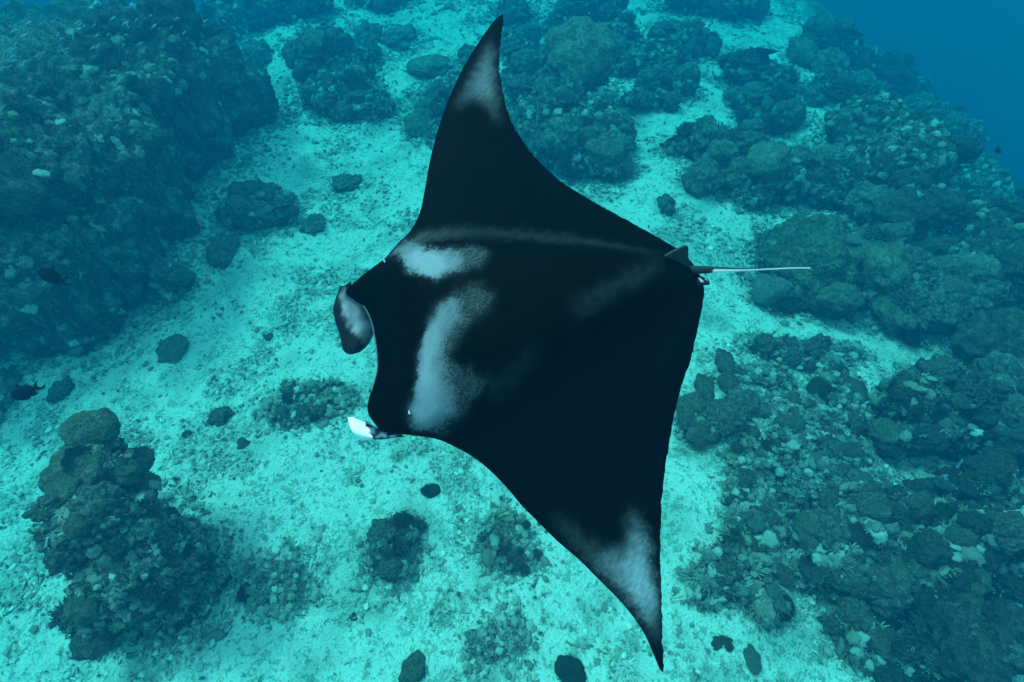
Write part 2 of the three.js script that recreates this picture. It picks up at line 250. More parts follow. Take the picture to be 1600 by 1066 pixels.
  {
    const sh = new THREE.Shape(); sh.moveTo(-0.02, -0.25); sh.lineTo(0.0, 0.0); sh.quadraticCurveTo(0.45, 0.62, 0.86, 0.97); sh.quadraticCurveTo(0.98, 1.06, 0.99, 0.9); sh.quadraticCurveTo(0.93, 0.4, 1.03, 0.0); sh.lineTo(1.0, -0.25); sh.closePath();
    const g = new THREE.ExtrudeGeometry(sh, { depth: 0.3, bevelEnabled: true, bevelThickness: 0.35, bevelSize: 0.06, bevelOffset: -0.06, bevelSegments: 5, curveSegments: 10 }); g.translate(0, 0, -0.15); g.deleteAttribute('uv');
    const f0 = V(-0.816, 0.1, -0.06), ax = V(-1.022, 0.05, 0.003).sub(f0), ay = V(-0.998, 0.17, -0.084).sub(V(-1.022, 0.05, 0.003)), az = ax.clone().cross(ay).normalize().multiplyScalar(0.016);
    g.applyMatrix4(new THREE.Matrix4().makeBasis(ax, ay, az).setPosition(f0)); const df = mergeVertices((g.deleteAttribute('normal'), g), 1e-5); df.computeVertexNormals();
    paint(df, () => [0.02, 0.026, 0.03]); piece('dorsal_fin', df, new THREE.MeshPhysicalMaterial({ vertexColors: true, roughness: 0.4, specularIntensity: 0.5 }));
  }
  const tc = new THREE.CatmullRomCurve3([V(-0.98, by * 0.6, 0.0), V(-1.1, 0.03, 0.03), V(-1.35, 0.0, 0.085), V(-1.6, 0.0, 0.14), V(-1.7, -0.004, 0.165)]);
  const tg = new THREE.TubeGeometry(tc, 60, 1, 12), tp = tg.attributes.position;
  for (let i = 0; i < tp.count; i++) { const t = tg.attributes.uv.getX(i), c = tc.getPointAt(clamp(t, 0, 1)), r = lerp(0.026, 0.005, Math.min(1, t * 1.9)) + 0.002; tp.setXYZ(i, c.x + (tp.getX(i) - c.x) * r, c.y + (tp.getY(i) - c.y) * r, c.z + (tp.getZ(i) - c.z) * r); }
  tg.computeVertexNormals(); paint(tg, (x, y, z, a, b, c) => (c - 0.3 * b > 0.22 && x < -1.14 ? [0.75, 0.75, 0.75] : [0.02, 0.025, 0.03])); piece('tail', tg, finMat);
  for (const [v, dv] of [[0.06, 0.03]]) { const pf = sheet([[-0.98, 0.02, v], [-1.05, 0.015, v + dv * 0.5], [-1.115, 0.0, v + dv]], (t) => 0.024 + 0.008 * Math.sin(3 * t), [[0, 0.2, 1], [0, 0.3, 1]], 0.008, 0.01, 14, 8); paint(pf, (x, y, z) => (n2(x * 30, z * 30 + v * 50) > 0.62 ? [0.4, 0.42, 0.45] : dark)); piece('pelvic_fin', pf, finMat); }
}

//REEF
// ---------------------------------------------------------------- coral shapes (unit size, base at y = 0)
const reefMat = mat({ roughness: 1 }), reefMatBump = mat({ roughness: 1 });
{ // polyp-sized pitting for everything that grows
  const S = 768, d = new Uint8Array(S * S * 4), c = new Uint8Array(S * S * 4);
  for (let y = 0; y < S; y++) for (let x = 0; x < S; x++) { const u = x / S, v = y / S, a = tiled(u, v, 24, 11), b = tiled(u, v, 60, 12), e = tiled(u, v, 140, 13), f = tiled(u, v, 300, 14), k = (y * S + x) * 4, t = clamp(0.82 + 0.14 * a + 0.2 * b + 0.24 * e + 0.15 * f, 0.25, 1); d.set([255 * clamp(0.5 + 0.25 * a + 0.28 * b + 0.25 * e + 0.1 * f, 0, 1), 0, 0, 255], k); c.set([255 * t, 255 * t, 255 * t, 255], k); }
  for (let k = 0; k < S * S * 4; k += 4) d[k + 1] = d[k + 2] = d[k];
  const tx = (q, s) => { const t = new THREE.DataTexture(q, S, S); t.wrapS = t.wrapT = THREE.RepeatWrapping; t.magFilter = THREE.LinearFilter; t.needsUpdate = true; if (s) t.colorSpace = THREE.SRGBColorSpace; return t; };
  reefMatBump.map = tx(c, true); reefMatBump.bumpMap = tx(d, false); reefMatBump.bumpScale = 0.025;
}
function uvBox(g0, k = 1.2) { // uv in metres, each face by the axis it mostly looks along
  const g = g0.index ? g0.toNonIndexed() : g0, p = g.attributes.position, u = new Float32Array(p.count * 2), a = V(0, 0, 0), b = V(0, 0, 0), c = V(0, 0, 0);
  for (let i = 0; i < p.count; i += 3) {
    a.fromBufferAttribute(p, i); b.fromBufferAttribute(p, i + 1).sub(a); c.fromBufferAttribute(p, i + 2).sub(a); b.cross(c);
    const [X, Y, Z] = [Math.abs(b.x), Math.abs(b.y), Math.abs(b.z)];
    for (let j = i; j < i + 3; j++) { const x = p.getX(j), y = p.getY(j), z = p.getZ(j); u.set(Y >= X && Y >= Z ? [x * k, z * k] : X > Z ? [z * k + 0.3, y * k] : [x * k, y * k + 0.6], j * 2); }
  }
  g.setAttribute('uv', new THREE.BufferAttribute(u, 2)); return g;
}
function ico(detail) { const g = new THREE.IcosahedronGeometry(1, detail); g.deleteAttribute('normal'); g.deleteAttribute('uv'); return mergeVertices(g, 1e-5); }
const OLIVE = [0.15, 0.15, 0.09], BROWN = [0.14, 0.11, 0.08], GREY = [0.25, 0.24, 0.2], PALE = [0.36, 0.35, 0.29], DUSK = [0.09, 0.095, 0.08], GREEN = [0.1, 0.15, 0.08], BLUE = [0.16, 0.2, 0.36], PINK = [0.3, 0.18, 0.2];
// a rounded, lumpy body: lumps = how strongly it is broken into knobs
function blob(detail, o) {
  const g = ico(detail), p = g.attributes.position, { rx = 1, ry = 1, rz = 1, s = 0, warp = 0.25, knob = 0.12, knobSize = 0.35, fine = 0.04, fineSize = 0.1, over = 0, crag = 0, square = 0 } = o;
  for (let i = 0; i < p.count; i++) {
    let x = p.getX(i), y = p.getY(i), z = p.getZ(i); const r = Math.min(rx, rz);
    const h = Math.hypot(x, z) + 1e-6, grow = square ? lerp(1, Math.pow(h, -0.55), square) : 1, X0 = x * Math.min(grow, 1.6 / h), Z0 = z * Math.min(grow, 1.6 / h), Y0 = square ? lerp(y, Math.sign(y) * Math.pow(Math.abs(y), 0.6), square) : y;
    const flare = 1 + over * sstep(-0.7, 0.5, y), X = X0 * rx * flare, Y = Y0 * ry, Z = Z0 * rz * flare;
    let d = warp * r * fbm3(X / (r * 1.3) + s, Y / (r * 1.3), Z / (r * 1.3), 3);
    d += knob * (0.62 - cells(X / knobSize + s, Y / knobSize, Z / knobSize + 2 * s));
    d += fine * (0.6 - cells(X / fineSize + s, Y / fineSize + 7, Z / fineSize));
    if (crag) d -= crag * Math.max(0, 0.25 - Math.abs(n3(X * 0.9 + s, Y * 0.9, Z * 0.9))) * 2;
    d += fine * 0.35 * n3(X / (fineSize * 0.4), Y / (fineSize * 0.4), Z / (fineSize * 0.4) + s);
    p.setXYZ(i, X + x * d, Y + y * d, Z + z * d);
  }
  g.computeVertexNormals(); return g;
}
const mottle = (c1, c2, k, s, c3) => (x, y, z) => { const a = n3(x * k + s, y * k, z * k), b = n3(x * k * 4.3, y * k * 4.3 + s, z * k * 4.3); let c = mixc(c1, c2, sstep(-0.15, 0.35, a * 0.6 + b * 0.6)); if (c3) c = mixc(c, c3, sstep(0.38, 0.5, n3(x * k * 1.7 - s, y * k * 1.7 + 5, z * k * 1.7) + 0.25 * b)); return c; };
class Mesher {
  constructor() { this.p = []; this.i = []; this.c = []; }
  tube(path, r0, r1, sides, c0, c1, cap = true) {
    const n = path.length, base = this.p.length / 3, a = V(0, 0, 0), b = V(0, 0, 0), t = V(0, 0, 0);
    for (let k = 0; k < n; k++) {
      t.copy(path[Math.min(n - 1, k + 1)]).sub(path[Math.max(0, k - 1)]).normalize(); a.set(Math.abs(t.y) > 0.9 ? 1 : 0, Math.abs(t.y) > 0.9 ? 0 : 1, 0).cross(t).normalize(); b.copy(t).cross(a);
      const q = k / (n - 1), r = lerp(r0, r1, q), c = mixc(c0, c1, q);
      for (let j = 0; j < sides; j++) { const w = (j / sides) * 2 * Math.PI, x = Math.cos(w) * r, y = Math.sin(w) * r; this.p.push(path[k].x + a.x * x + b.x * y, path[k].y + a.y * x + b.y * y, path[k].z + a.z * x + b.z * y); this.c.push(...c); }
    }
    for (let k = 0; k < n - 1; k++) for (let j = 0; j < sides; j++) { const u = base + k * sides + j, v = base + k * sides + ((j + 1) % sides); this.i.push(u, v, u + sides, v, v + sides, u + sides); }
    if (cap) { const e = path[n - 1], k = this.p.length / 3; t.normalize(); this.p.push(e.x + t.x * r1 * 0.9, e.y + t.y * r1 * 0.9, e.z + t.z * r1 * 0.9); this.c.push(...c1); for (let j = 0; j < sides; j++) this.i.push(base + (n - 1) * sides + j, base + (n - 1) * sides + ((j + 1) % sides), k); }
  }
  geo() { const g = new THREE.BufferGeometry(); g.setAttribute('position', new THREE.Float32BufferAttribute(this.p, 3)); g.setAttribute('color', new THREE.Float32BufferAttribute(this.c, 3)); g.setIndex(this.i); g.computeVertexNormals(); return uvBox(g); }
}
const PROTO = {};
function variants(name, n, make) { PROTO[name] = []; for (let k = 0; k < n; k++) { reseed(name.length * 97 + k + name.charCodeAt(1)); PROTO[name].push(make(k)); } }
const dome = () => { const a = R(0, 2 * Math.PI), y = Math.sqrt(rnd()); const e = Math.sqrt(1 - y * y); return V(Math.cos(a) * e, y, Math.sin(a) * e); };
variants('massive_coral', 5, (k) => { const g = blob(12, { ry: 0.72, s: k * 11, warp: 0.32, knob: 0.16, knobSize: 0.62, fine: 0.04, fineSize: 0.12 }); g.translate(0, 0.28, 0); return uvBox(paint(g, mottle(k % 2 ? [0.2, 0.2, 0.13] : [0.19, 0.165, 0.115], k % 2 ? [0.29, 0.29, 0.2] : [0.28, 0.25, 0.18], 1.6, k * 5)), 0.5); });
variants('knobbly_coral', 4, (k) => { const g = blob(13, { ry: 0.75, s: k * 7 + 3, warp: 0.35, knob: 0.5, knobSize: 0.48, fine: 0.07, fineSize: 0.16 }); g.translate(0, 0.25, 0); return uvBox(paint(g, mottle([0.15, 0.15, 0.105], [0.32, 0.31, 0.24], 2.2, k * 3, PALE)), 0.6); });
variants('branching_coral', 4, (k) => {
  const m = new Mesher(), c0 = [[0.11, 0.11, 0.08], [0.14, 0.12, 0.085], [0.09, 0.11, 0.09], [0.16, 0.16, 0.125]][k], c1 = [[0.28, 0.29, 0.21], [0.33, 0.3, 0.23], [0.22, 0.27, 0.23], [0.36, 0.36, 0.29]][k];
  for (let i = 0; i < 120; i++) { const d = dome(), L = R(0.55, 1.0), e = d.clone().multiplyScalar(L), s = V(d.x * 0.12, 0, d.z * 0.12), mid = s.clone().lerp(e, 0.55).add(V(R(-0.06, 0.06), R(0, 0.1), R(-0.06, 0.06))); m.tube([s, mid, e], 0.085, 0.05, 4, c0, c1);
    for (let j = 0; j < 2; j++) { const t = R(0.45, 0.95), b = mid.clone().lerp(e, (t - 0.45) * 1.8), q = b.clone().addScaledVector(d, 0.16).add(V(R(-0.14, 0.14), R(-0.04, 0.14), R(-0.14, 0.14))); m.tube([b, q], 0.045, 0.034, 4, mixc(c0, c1, 0.6), c1); } }
  return m.geo(); });
variants('fuzzy_coral', 3, (k) => {
  const m = new Mesher(), core = paint(blob(9, { ry: 0.7, s: k * 5, warp: 0.25, knob: 0.12, knobSize: 0.5, fine: 0.01 }), () => [0.12, 0.125, 0.08]); core.translate(0, 0.12, 0);
  for (let i = 0; i < 620; i++) { const d = dome(), b = V(d.x * 0.93, d.y * 0.68 + 0.1, d.z * 0.93), e = b.clone().addScaledVector(d, R(0.12, 0.2)).add(V(R(-0.04, 0.04), R(0, 0.03), R(-0.04, 0.04))); m.tube([b, e], 0.024, 0.013, 3, [0.13, 0.135, 0.085], [0.24, 0.25, 0.16], true); }
  return mergeGeometries([uvBox(core), m.geo()]); });
variants('table_coral', 3, (k) => {
  const m = new Mesher(), rim = (a) => 1 + 0.16 * n2(Math.cos(a) * 1.3 + k * 9, Math.sin(a) * 1.3) + 0.07 * n2(Math.cos(a) * 5, Math.sin(a) * 5 + k), A = 40, P = [], I = [], C = [];
  const ring = (r, y, c) => { for (let i = 0; i < A; i++) { const a = (i / A) * 2 * Math.PI, q = rim(a) * r; P.push(Math.cos(a) * q, y(r) + 0.05 * n2(Math.cos(a) * q * 2, Math.sin(a) * q * 2 + k), Math.sin(a) * q); C.push(...c); } };
  const tr = [0.02, 0.25, 0.5, 0.75, 0.93, 1, 1, 0.93, 0.6, 0.25, 0.12, 0.16], ty = [0.3, 0.3, 0.31, 0.33, 0.36, 0.36, 0.32, 0.3, 0.22, 0.1, 0.0, -0.15];
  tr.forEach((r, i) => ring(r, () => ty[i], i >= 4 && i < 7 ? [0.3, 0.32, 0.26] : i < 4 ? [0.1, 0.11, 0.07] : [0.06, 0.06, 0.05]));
  for (let r = 0; r < tr.length - 1; r++) for (let i = 0; i < A; i++) { const a = r * A + i, b = r * A + ((i + 1) % A); I.push(a, b, a + A, b, b + A, a + A); }
  const g = new THREE.BufferGeometry(); g.setAttribute('position', new THREE.Float32BufferAttribute(P, 3)); g.setAttribute('color', new THREE.Float32BufferAttribute(C, 3)); g.setIndex(I); g.computeVertexNormals();
  for (let i = 0; i < 420; i++) { const a = R(0, 6.283), r = Math.sqrt(rnd()) * 0.99, q = rim(a) * r, b = V(Math.cos(a) * q, 0.3 + 0.06 * r, Math.sin(a) * q), e = b.clone().add(V(Math.cos(a) * 0.05 * r + R(-0.02, 0.02), R(0.05, 0.1), Math.sin(a) * 0.05 * r + R(-0.02, 0.02))); m.tube([b, e], 0.026, 0.016, 4, [0.09, 0.1, 0.065], r > 0.9 ? [0.4, 0.4, 0.33] : [0.18, 0.19, 0.13]); }
  return mergeGeometries([uvBox(g), m.geo()]); });
variants('plate_coral', 3, (k) => { // tiers of thin curling plates
  const gs = [];
  for (let t = 0; t < 7; t++) {
    const a0 = R(0, 6.28), sp = R(1.6, 3), r0 = 0.1, r1 = R(0.6, 1), y0 = R(0, 0.45), NA = 18, NR = 6, P = [], I = [], C = [], c = mixc([0.11, 0.11, 0.08], [0.24, 0.23, 0.17], rnd());
    for (const side of [1, 0]) for (let i = 0; i <= NA; i++) for (let j = 0; j <= NR; j++) { const a = a0 + sp * (i / NA - 0.5), q = j / NR, r = lerp(r0, r1 * (1 + 0.15 * n2(a * 2 + t * 7, k)), q), y = y0 + 0.35 * q * q + 0.06 * n2(a * 3, q * 2 + t) * q - (side ? 0 : 0.05 * (1 - q * 0.7)); P.push(Math.cos(a) * r, y, Math.sin(a) * r); C.push(...mixc(c, [0.3, 0.3, 0.24], q > 0.9 ? 0.5 : 0)); }
    const N = (NA + 1) * (NR + 1), at = (s, i, j) => (s ? 0 : N) + i * (NR + 1) + j;
    for (const s of [1, 0]) for (let i = 0; i < NA; i++) for (let j = 0; j < NR; j++) { const q = [at(s, i, j), at(s, i + 1, j), at(s, i, j + 1), at(s, i + 1, j + 1)]; s ? I.push(q[0], q[2], q[1], q[1], q[2], q[3]) : I.push(q[0], q[1], q[2], q[1], q[3], q[2]); }
    for (let i = 0; i < NA; i++) { const a = at(1, i, NR), b = at(1, i + 1, NR), c2 = at(0, i, NR), d = at(0, i + 1, NR); I.push(a, c2, b, b, c2, d); }
    const g = new THREE.BufferGeometry(); g.setAttribute('position', new THREE.Float32BufferAttribute(P, 3)); g.setAttribute('color', new THREE.Float32BufferAttribute(C, 3)); g.setIndex(I); g.computeVertexNormals(); gs.push(uvBox(g));
  }
  return mergeGeometries(gs); });
variants('crusted_coral', 4, (k) => { const g = blob(11, { ry: 0.7, s: k * 13 + 4, warp: 0.4, knob: 0.35, knobSize: 0.5, fine: 0.06, fineSize: 0.15 }); g.translate(0, 0.22, 0); return uvBox(paint(g, mottle([0.08, 0.082, 0.06], [0.17, 0.165, 0.12], 2.4, k * 3)), 0.6); });
variants('lobed_coral', 3, (k) => { // a few smooth rounded lobes
  const gs = [];
  for (let t = 0; t < 3 + k; t++) { const r = R(0.38, 0.6), g = blob(7, { rx: r, ry: r * R(0.7, 1), rz: r * R(0.8, 1.1), s: t * 5 + k, warp: 0.25, knob: 0.04, knobSize: 0.3, fine: 0.008 }); g.translate(R(-0.5, 0.5), r * 0.45, R(-0.5, 0.5)); gs.push(uvBox(paint(g, mottle([0.3, 0.32, 0.25], [0.38, 0.4, 0.32], 2, k)))); }
  return mergeGeometries(gs); });
// small growth that covers rock: knob clusters, sprigs, plates
const CRUST = [];
for (let k = 0; k < 3; k++) { reseed(400 + k); CRUST.push(paint(blob(3, { ry: 0.7, s: k * 3.3, warp: 0.5, knob: 0.6, knobSize: 0.55, fine: 0 }), () => [1, 1, 1])); }
for (let k = 0; k < 3; k++) { reseed(430 + k); const m = new Mesher(); for (let i = 0; i < 16; i++) { const d = dome(); d.y += 0.2; m.tube([V(d.x * 0.1, -0.1, d.z * 0.1), d.clone().multiplyScalar(R(0.7, 1.2))], 0.13, 0.07, 4, [0.6, 0.6, 0.6], [1.2, 1.2, 1.2]); } const g = m.geo(); g.deleteAttribute('uv'); CRUST.push(g); }
const crustMat = mat({ roughness: 1 });
const q0 = new THREE.Quaternion(), UP = V(0, 1, 0), M4 = new THREE.Matrix4(), COL = new THREE.Color();
function scatter(parent, geo, places, name = 'growth', label) { // places: [position, normal, size, colour]
  const im = new THREE.InstancedMesh(geo, crustMat, places.length);
  places.forEach(([p, n, s, c], i) => { q0.setFromUnitVectors(UP, n); q0.multiply(new THREE.Quaternion().setFromAxisAngle(UP, R(0, 6.283))); M4.compose(p, q0, V(s * R(0.7, 1.3), s * R(0.6, 1.2), s * R(0.7, 1.3))); im.setMatrixAt(i, M4); im.setColorAt(i, COL.setRGB(...c)); });
  im.name = name; im.userData.kind = 'stuff'; if (label) im.userData.label = label; im.castShadow = im.receiveShadow = true; parent.add(im); return im;
}
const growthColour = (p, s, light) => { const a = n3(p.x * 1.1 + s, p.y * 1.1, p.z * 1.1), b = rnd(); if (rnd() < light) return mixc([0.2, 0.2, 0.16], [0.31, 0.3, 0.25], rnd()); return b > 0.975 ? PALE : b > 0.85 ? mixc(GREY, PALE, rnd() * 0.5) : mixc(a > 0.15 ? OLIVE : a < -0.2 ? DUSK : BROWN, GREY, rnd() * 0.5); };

const FOOT = [];   // where rocks stand, for the debris round them
/* An outcrop: BLOBS are [px, py, wide, high, rise]: where and how large each of its rocks shows in the photograph (1600 wide) and its half height in metres.
   GROWS: { kind: number } of coral colonies on it. */
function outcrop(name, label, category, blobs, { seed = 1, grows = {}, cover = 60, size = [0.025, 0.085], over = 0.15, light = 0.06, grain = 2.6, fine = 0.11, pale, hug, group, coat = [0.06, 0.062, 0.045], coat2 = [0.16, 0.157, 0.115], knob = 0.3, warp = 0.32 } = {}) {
  reseed(seed);
  const metric = !Array.isArray(blobs[0]), b0 = blobs[0], first = metric ? { base: V(b0.x, groundFine(b0.x, b0.z), b0.z) } : spot(b0[0], b0[1]), root = thing(name, label, category, first.base, group), gs = [], picks = [];
  let area = 0;
  for (const o of blobs) {
    let bx, ry, s, rx, rz;
    if (metric) { ({ rx, rz } = o); bx = o.x * 100; ry = o.h * 0.6; s = { p: V(o.x, ground(o.x, o.z) + (o.lift ?? 0) + o.h - ry, o.z) }; }
    else {
      const [px, by, w, h, rise, up] = o, e = (up ?? 0.3) * rise; bx = px; ry = rise; s = spot(px, by, e); rx = (w / 2) * s.mpp;
      const hh = (h / 2) * s.mpp; rz = Math.sqrt(Math.max(hh * hh - (ry * Math.cos(s.tilt)) ** 2, (0.45 * hh) ** 2)) / Math.sin(s.tilt);
    }
    FOOT.push([s.p.x, s.p.z, rx, rz]);
    const r = Math.min(rx, rz, ry * 1.4), edge = clamp(0.028 + 0.006 * r + 0.0028 * depthOf(s.p), 0.03, 0.09), detail = Math.round(clamp((1.25 * Math.max(rx, ry, rz)) / edge, 8, 88));
    const g = blob(detail, { rx: rx / (1 + over), ry, rz: rz / (1 + over), s: seed * 3.1 + bx * 0.01, warp, knob: knob * Math.min(1, r), knobSize: 0.25 + 0.3 * Math.min(1.4, r), fine, fineSize: 0.15, over, crag: 0.2 * r, square: metric ? 1 : 0 });
    g.translate(s.p.x - first.base.x, s.p.y - first.base.y, s.p.z - first.base.z);
    gs.push(g); area += 5 * rx * rz + 3 * ry * (rx + rz);
    const p = g.attributes.position, n = g.attributes.normal;
    for (let i = 0; i < p.count; i++) if (n.getY(i) > -0.25 && p.getY(i) + first.base.y > ground(p.getX(i) + first.base.x, p.getZ(i) + first.base.z) - 0.02) picks.push([V(p.getX(i), p.getY(i), p.getZ(i)), V(n.getX(i), n.getY(i), n.getZ(i))]);
  }
  const rock = mergeGeometries(gs);
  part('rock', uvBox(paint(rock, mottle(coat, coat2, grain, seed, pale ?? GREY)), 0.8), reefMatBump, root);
  // colonies sit on it, upper sides first
  const ups = picks.filter(([, n]) => n.y > 0.35);
  for (const [kind, count] of Object.entries(grows)) for (let k = 0; k < count; k++) {
    if (!ups.length) break;
    const [p, n] = pick(ups), c = part(kind, pick(PROTO[kind]), reefMatBump, root), s = R(0.12, 0.3) * (hug ?? 1), lean = UP.clone().lerp(n, kind === 'table_coral' ? 0.35 : 0.75).normalize();
    c.position.copy(p).addScaledVector(n, -0.15 * s); c.quaternion.setFromUnitVectors(UP, lean).multiply(new THREE.Quaternion().setFromAxisAngle(UP, R(0, 6.28))); c.scale.set(s * R(0.85, 1.2), s * R(0.8, 1.15), s * R(0.85, 1.2));
  }
  const n = Math.min(4200, Math.round(area * cover * 2.2)), sets = CRUST.map(() => []);
  for (let i = 0; i < n && picks.length; i++) { const [p, nn] = pick(picks), k = Math.floor(rnd() * CRUST.length), s = R(...size) * (k < 3 ? 0.8 : 0.9); sets[k].push([p.clone().addScaledVector(nn, -0.1 * s), UP.clone().lerp(nn, 0.8).normalize(), s, growthColour(p, seed, light)]); }
  sets.forEach((a, k) => a.length && scatter(root, CRUST[k], a));
  return root;
}
// one colony or boulder standing on the sand: [px, py] of its middle, width and height in pixels of the photograph
function colony(kind, label, category, px, py, w, h, { seed = 0, group, name = kind, flat = 1, k } = {}) {
  reseed(seed * 31 + px);
  const s0 = spot(px, py, (w / 4) * 0.009), rx = (w / 2) * s0.mpp, s = spot(px, py, rx * 0.3 * flat), rz = Math.max(0.4 * rx, ((h / 2) * s.mpp) / Math.sin(s.tilt) * 0.86);
  const m = new THREE.Mesh(k === undefined ? pick(PROTO[kind]) : PROTO[kind][k], reefMatBump);
  m.name = numbered(name); m.castShadow = m.receiveShadow = true; m.position.set(s.p.x, groundFine(s.p.x, s.p.z) - 0.06 * rx, s.p.z); m.scale.set(rx, ((rx + rz) / 2) * flat, rz); m.rotation.y = 0;
  if (kind !== 'lobed_coral' && Math.abs(rx - rz) < 0.25 * rx) m.rotation.y = R(0, 6.28);
  scene.add(m); return tag(m, label, category, group);
}
// ---------------------------------------------------------------- the reef, far things first
const MIX = { massive_coral: 4, knobbly_coral: 4, branching_coral: 3, plate_coral: 2 };
const many = (k, o = {}) => Object.fromEntries(Object.entries({ ...MIX, ...o }).map(([n, c]) => [n, Math.round(c * k)]).filter(([, c]) => c));
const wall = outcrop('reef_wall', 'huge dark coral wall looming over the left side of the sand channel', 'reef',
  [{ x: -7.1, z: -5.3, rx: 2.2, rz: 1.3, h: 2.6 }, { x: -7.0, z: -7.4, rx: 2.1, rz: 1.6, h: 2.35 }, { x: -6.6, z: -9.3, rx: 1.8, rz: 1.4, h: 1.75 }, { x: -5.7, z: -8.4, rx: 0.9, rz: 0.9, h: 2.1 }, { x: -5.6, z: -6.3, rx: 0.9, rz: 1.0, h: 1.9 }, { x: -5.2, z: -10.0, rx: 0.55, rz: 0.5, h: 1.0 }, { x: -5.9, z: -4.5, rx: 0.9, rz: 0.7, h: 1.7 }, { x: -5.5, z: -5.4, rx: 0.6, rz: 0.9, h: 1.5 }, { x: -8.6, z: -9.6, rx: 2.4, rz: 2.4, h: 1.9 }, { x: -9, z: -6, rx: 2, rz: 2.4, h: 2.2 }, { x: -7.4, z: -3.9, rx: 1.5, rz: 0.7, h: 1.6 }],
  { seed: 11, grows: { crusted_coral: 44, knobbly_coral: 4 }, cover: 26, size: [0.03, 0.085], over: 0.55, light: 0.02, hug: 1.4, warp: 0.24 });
outcrop('coral_outcrop', 'hazy low coral outcrop behind the tall dark wall at the far end', 'coral outcrop', [[405, 28, 160, 60, 0.7], [470, 8, 90, 40, 0.5], [350, 50, 70, 50, 0.5]], { seed: 12, grows: many(1.5), cover: 25 });
outcrop('coral_outcrop', 'dark crooked coral outcrop standing alone left of the raised wing tip', 'coral outcrop', [[510, 95, 90, 76, 0.5, 0.6], [530, 140, 110, 80, 0.45], [572, 172, 80, 52, 0.3], [560, 85, 60, 36, 0.25]], { seed: 13, grows: many(1.5), cover: 40 });
outcrop('coral_outcrop', 'faint coral mound at the top edge left of the raised wing', 'coral outcrop', [[600, 4, 84, 36, 0.4]], { seed: 14, grows: many(0.5), cover: 30 });
outcrop('coral_outcrop', 'low rubbly coral patch half hidden behind the front edge of the far wing', 'coral outcrop', [[700, 172, 90, 80, 0.22], [735, 120, 60, 60, 0.25], [670, 190, 50, 50, 0.16]], { seed: 15, grows: many(1), cover: 70 });
const plateReef = outcrop('coral_outcrop', 'broad dark outcrop topped by an olive coral head right behind the far wing', 'coral outcrop', [[900, 215, 150, 130, 0.6, 0.5], [905, 95, 112, 70, 0.45, 1.9], [880, 150, 110, 70, 0.55, 0.7], [830, 120, 90, 70, 0.45], [945, 245, 70, 90, 0.4], [840, 185, 100, 110, 0.5]], { seed: 16, grows: many(3), cover: 35, over: 0.3 });
outcrop('coral_outcrop', 'jumbled coral outcrop with round heads beside the olive coral head', 'coral outcrop', [[1000, 105, 110, 66, 0.5], [1045, 135, 80, 50, 0.35], [968, 62, 60, 50, 0.4], [1065, 75, 90, 56, 0.45], [1010, 158, 70, 30, 0.2]], { seed: 17, grows: many(2.5), cover: 45 });
outcrop('coral_outcrop', 'wide hazy coral mound at the top edge right of the sand gap', 'coral outcrop', [[1110, 8, 140, 56, 0.6]], { seed: 18, grows: many(1), cover: 25 });
outcrop('coral_outcrop', 'faded coral clump above the raised wing tip at the top edge', 'coral outcrop', [[930, 12, 90, 44, 0.4], [875, 40, 50, 34, 0.3]], { seed: 19, grows: many(0.8), cover: 25 });
outcrop('coral_outcrop', 'small hazy rock just above the raised wing tip', 'coral outcrop', [[802, 22, 50, 44, 0.35]], { seed: 20, grows: many(0.2), cover: 25 });
outcrop('coral_outcrop', 'small hazy rock just right of the raised wing tip', 'coral outcrop', [[808, 72, 54, 46, 0.3]], { seed: 50, grows: many(0.2), cover: 25 });
outcrop('coral_outcrop', 'flat ledge of overlapping plates on pale sand upper right', 'coral outcrop', [[1165, 112, 70, 36, 0.22, 0.9], [1215, 122, 60, 30, 0.18, 0.9]], { seed: 21, grows: { plate_coral: 5, table_coral: 4 }, cover: 30, over: 0.35 });
outcrop('coral_outcrop', 'rounded dark outcrop just below the flat plate ledge', 'coral outcrop', [[1205, 182, 90, 60, 0.45, 0.5], [1165, 165, 50, 36, 0.25]], { seed: 22, grows: many(1.3), cover: 40 });
outcrop('coral_outcrop', 'long knotted coral ridge crossing the sand above the big olive dome', 'coral outcrop', [[1090, 240, 96, 56, 0.35], [1165, 235, 60, 50, 0.45], [1225, 288, 130, 84, 0.5], [1292, 302, 76, 70, 0.45], [1125, 278, 100, 50, 0.3], [1175, 312, 70, 40, 0.25]], { seed: 23, grows: many(3.5), cover: 45 });
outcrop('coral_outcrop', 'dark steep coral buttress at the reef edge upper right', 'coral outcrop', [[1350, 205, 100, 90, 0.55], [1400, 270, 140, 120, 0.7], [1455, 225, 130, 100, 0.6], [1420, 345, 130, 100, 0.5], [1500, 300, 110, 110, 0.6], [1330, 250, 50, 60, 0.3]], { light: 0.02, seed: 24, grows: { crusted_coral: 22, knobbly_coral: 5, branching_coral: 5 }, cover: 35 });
outcrop('coral_outcrop', 'shadowy coral slope falling into blue water at the right edge', 'coral outcrop', [[1530, 380, 110, 120, 0.5], [1555, 440, 90, 120, 0.5], [1505, 425, 90, 90, 0.4], [1580, 360, 80, 100, 0.5]], { light: 0.02, seed: 25, grows: { crusted_coral: 22, knobbly_coral: 5, branching_coral: 5 }, cover: 25 });
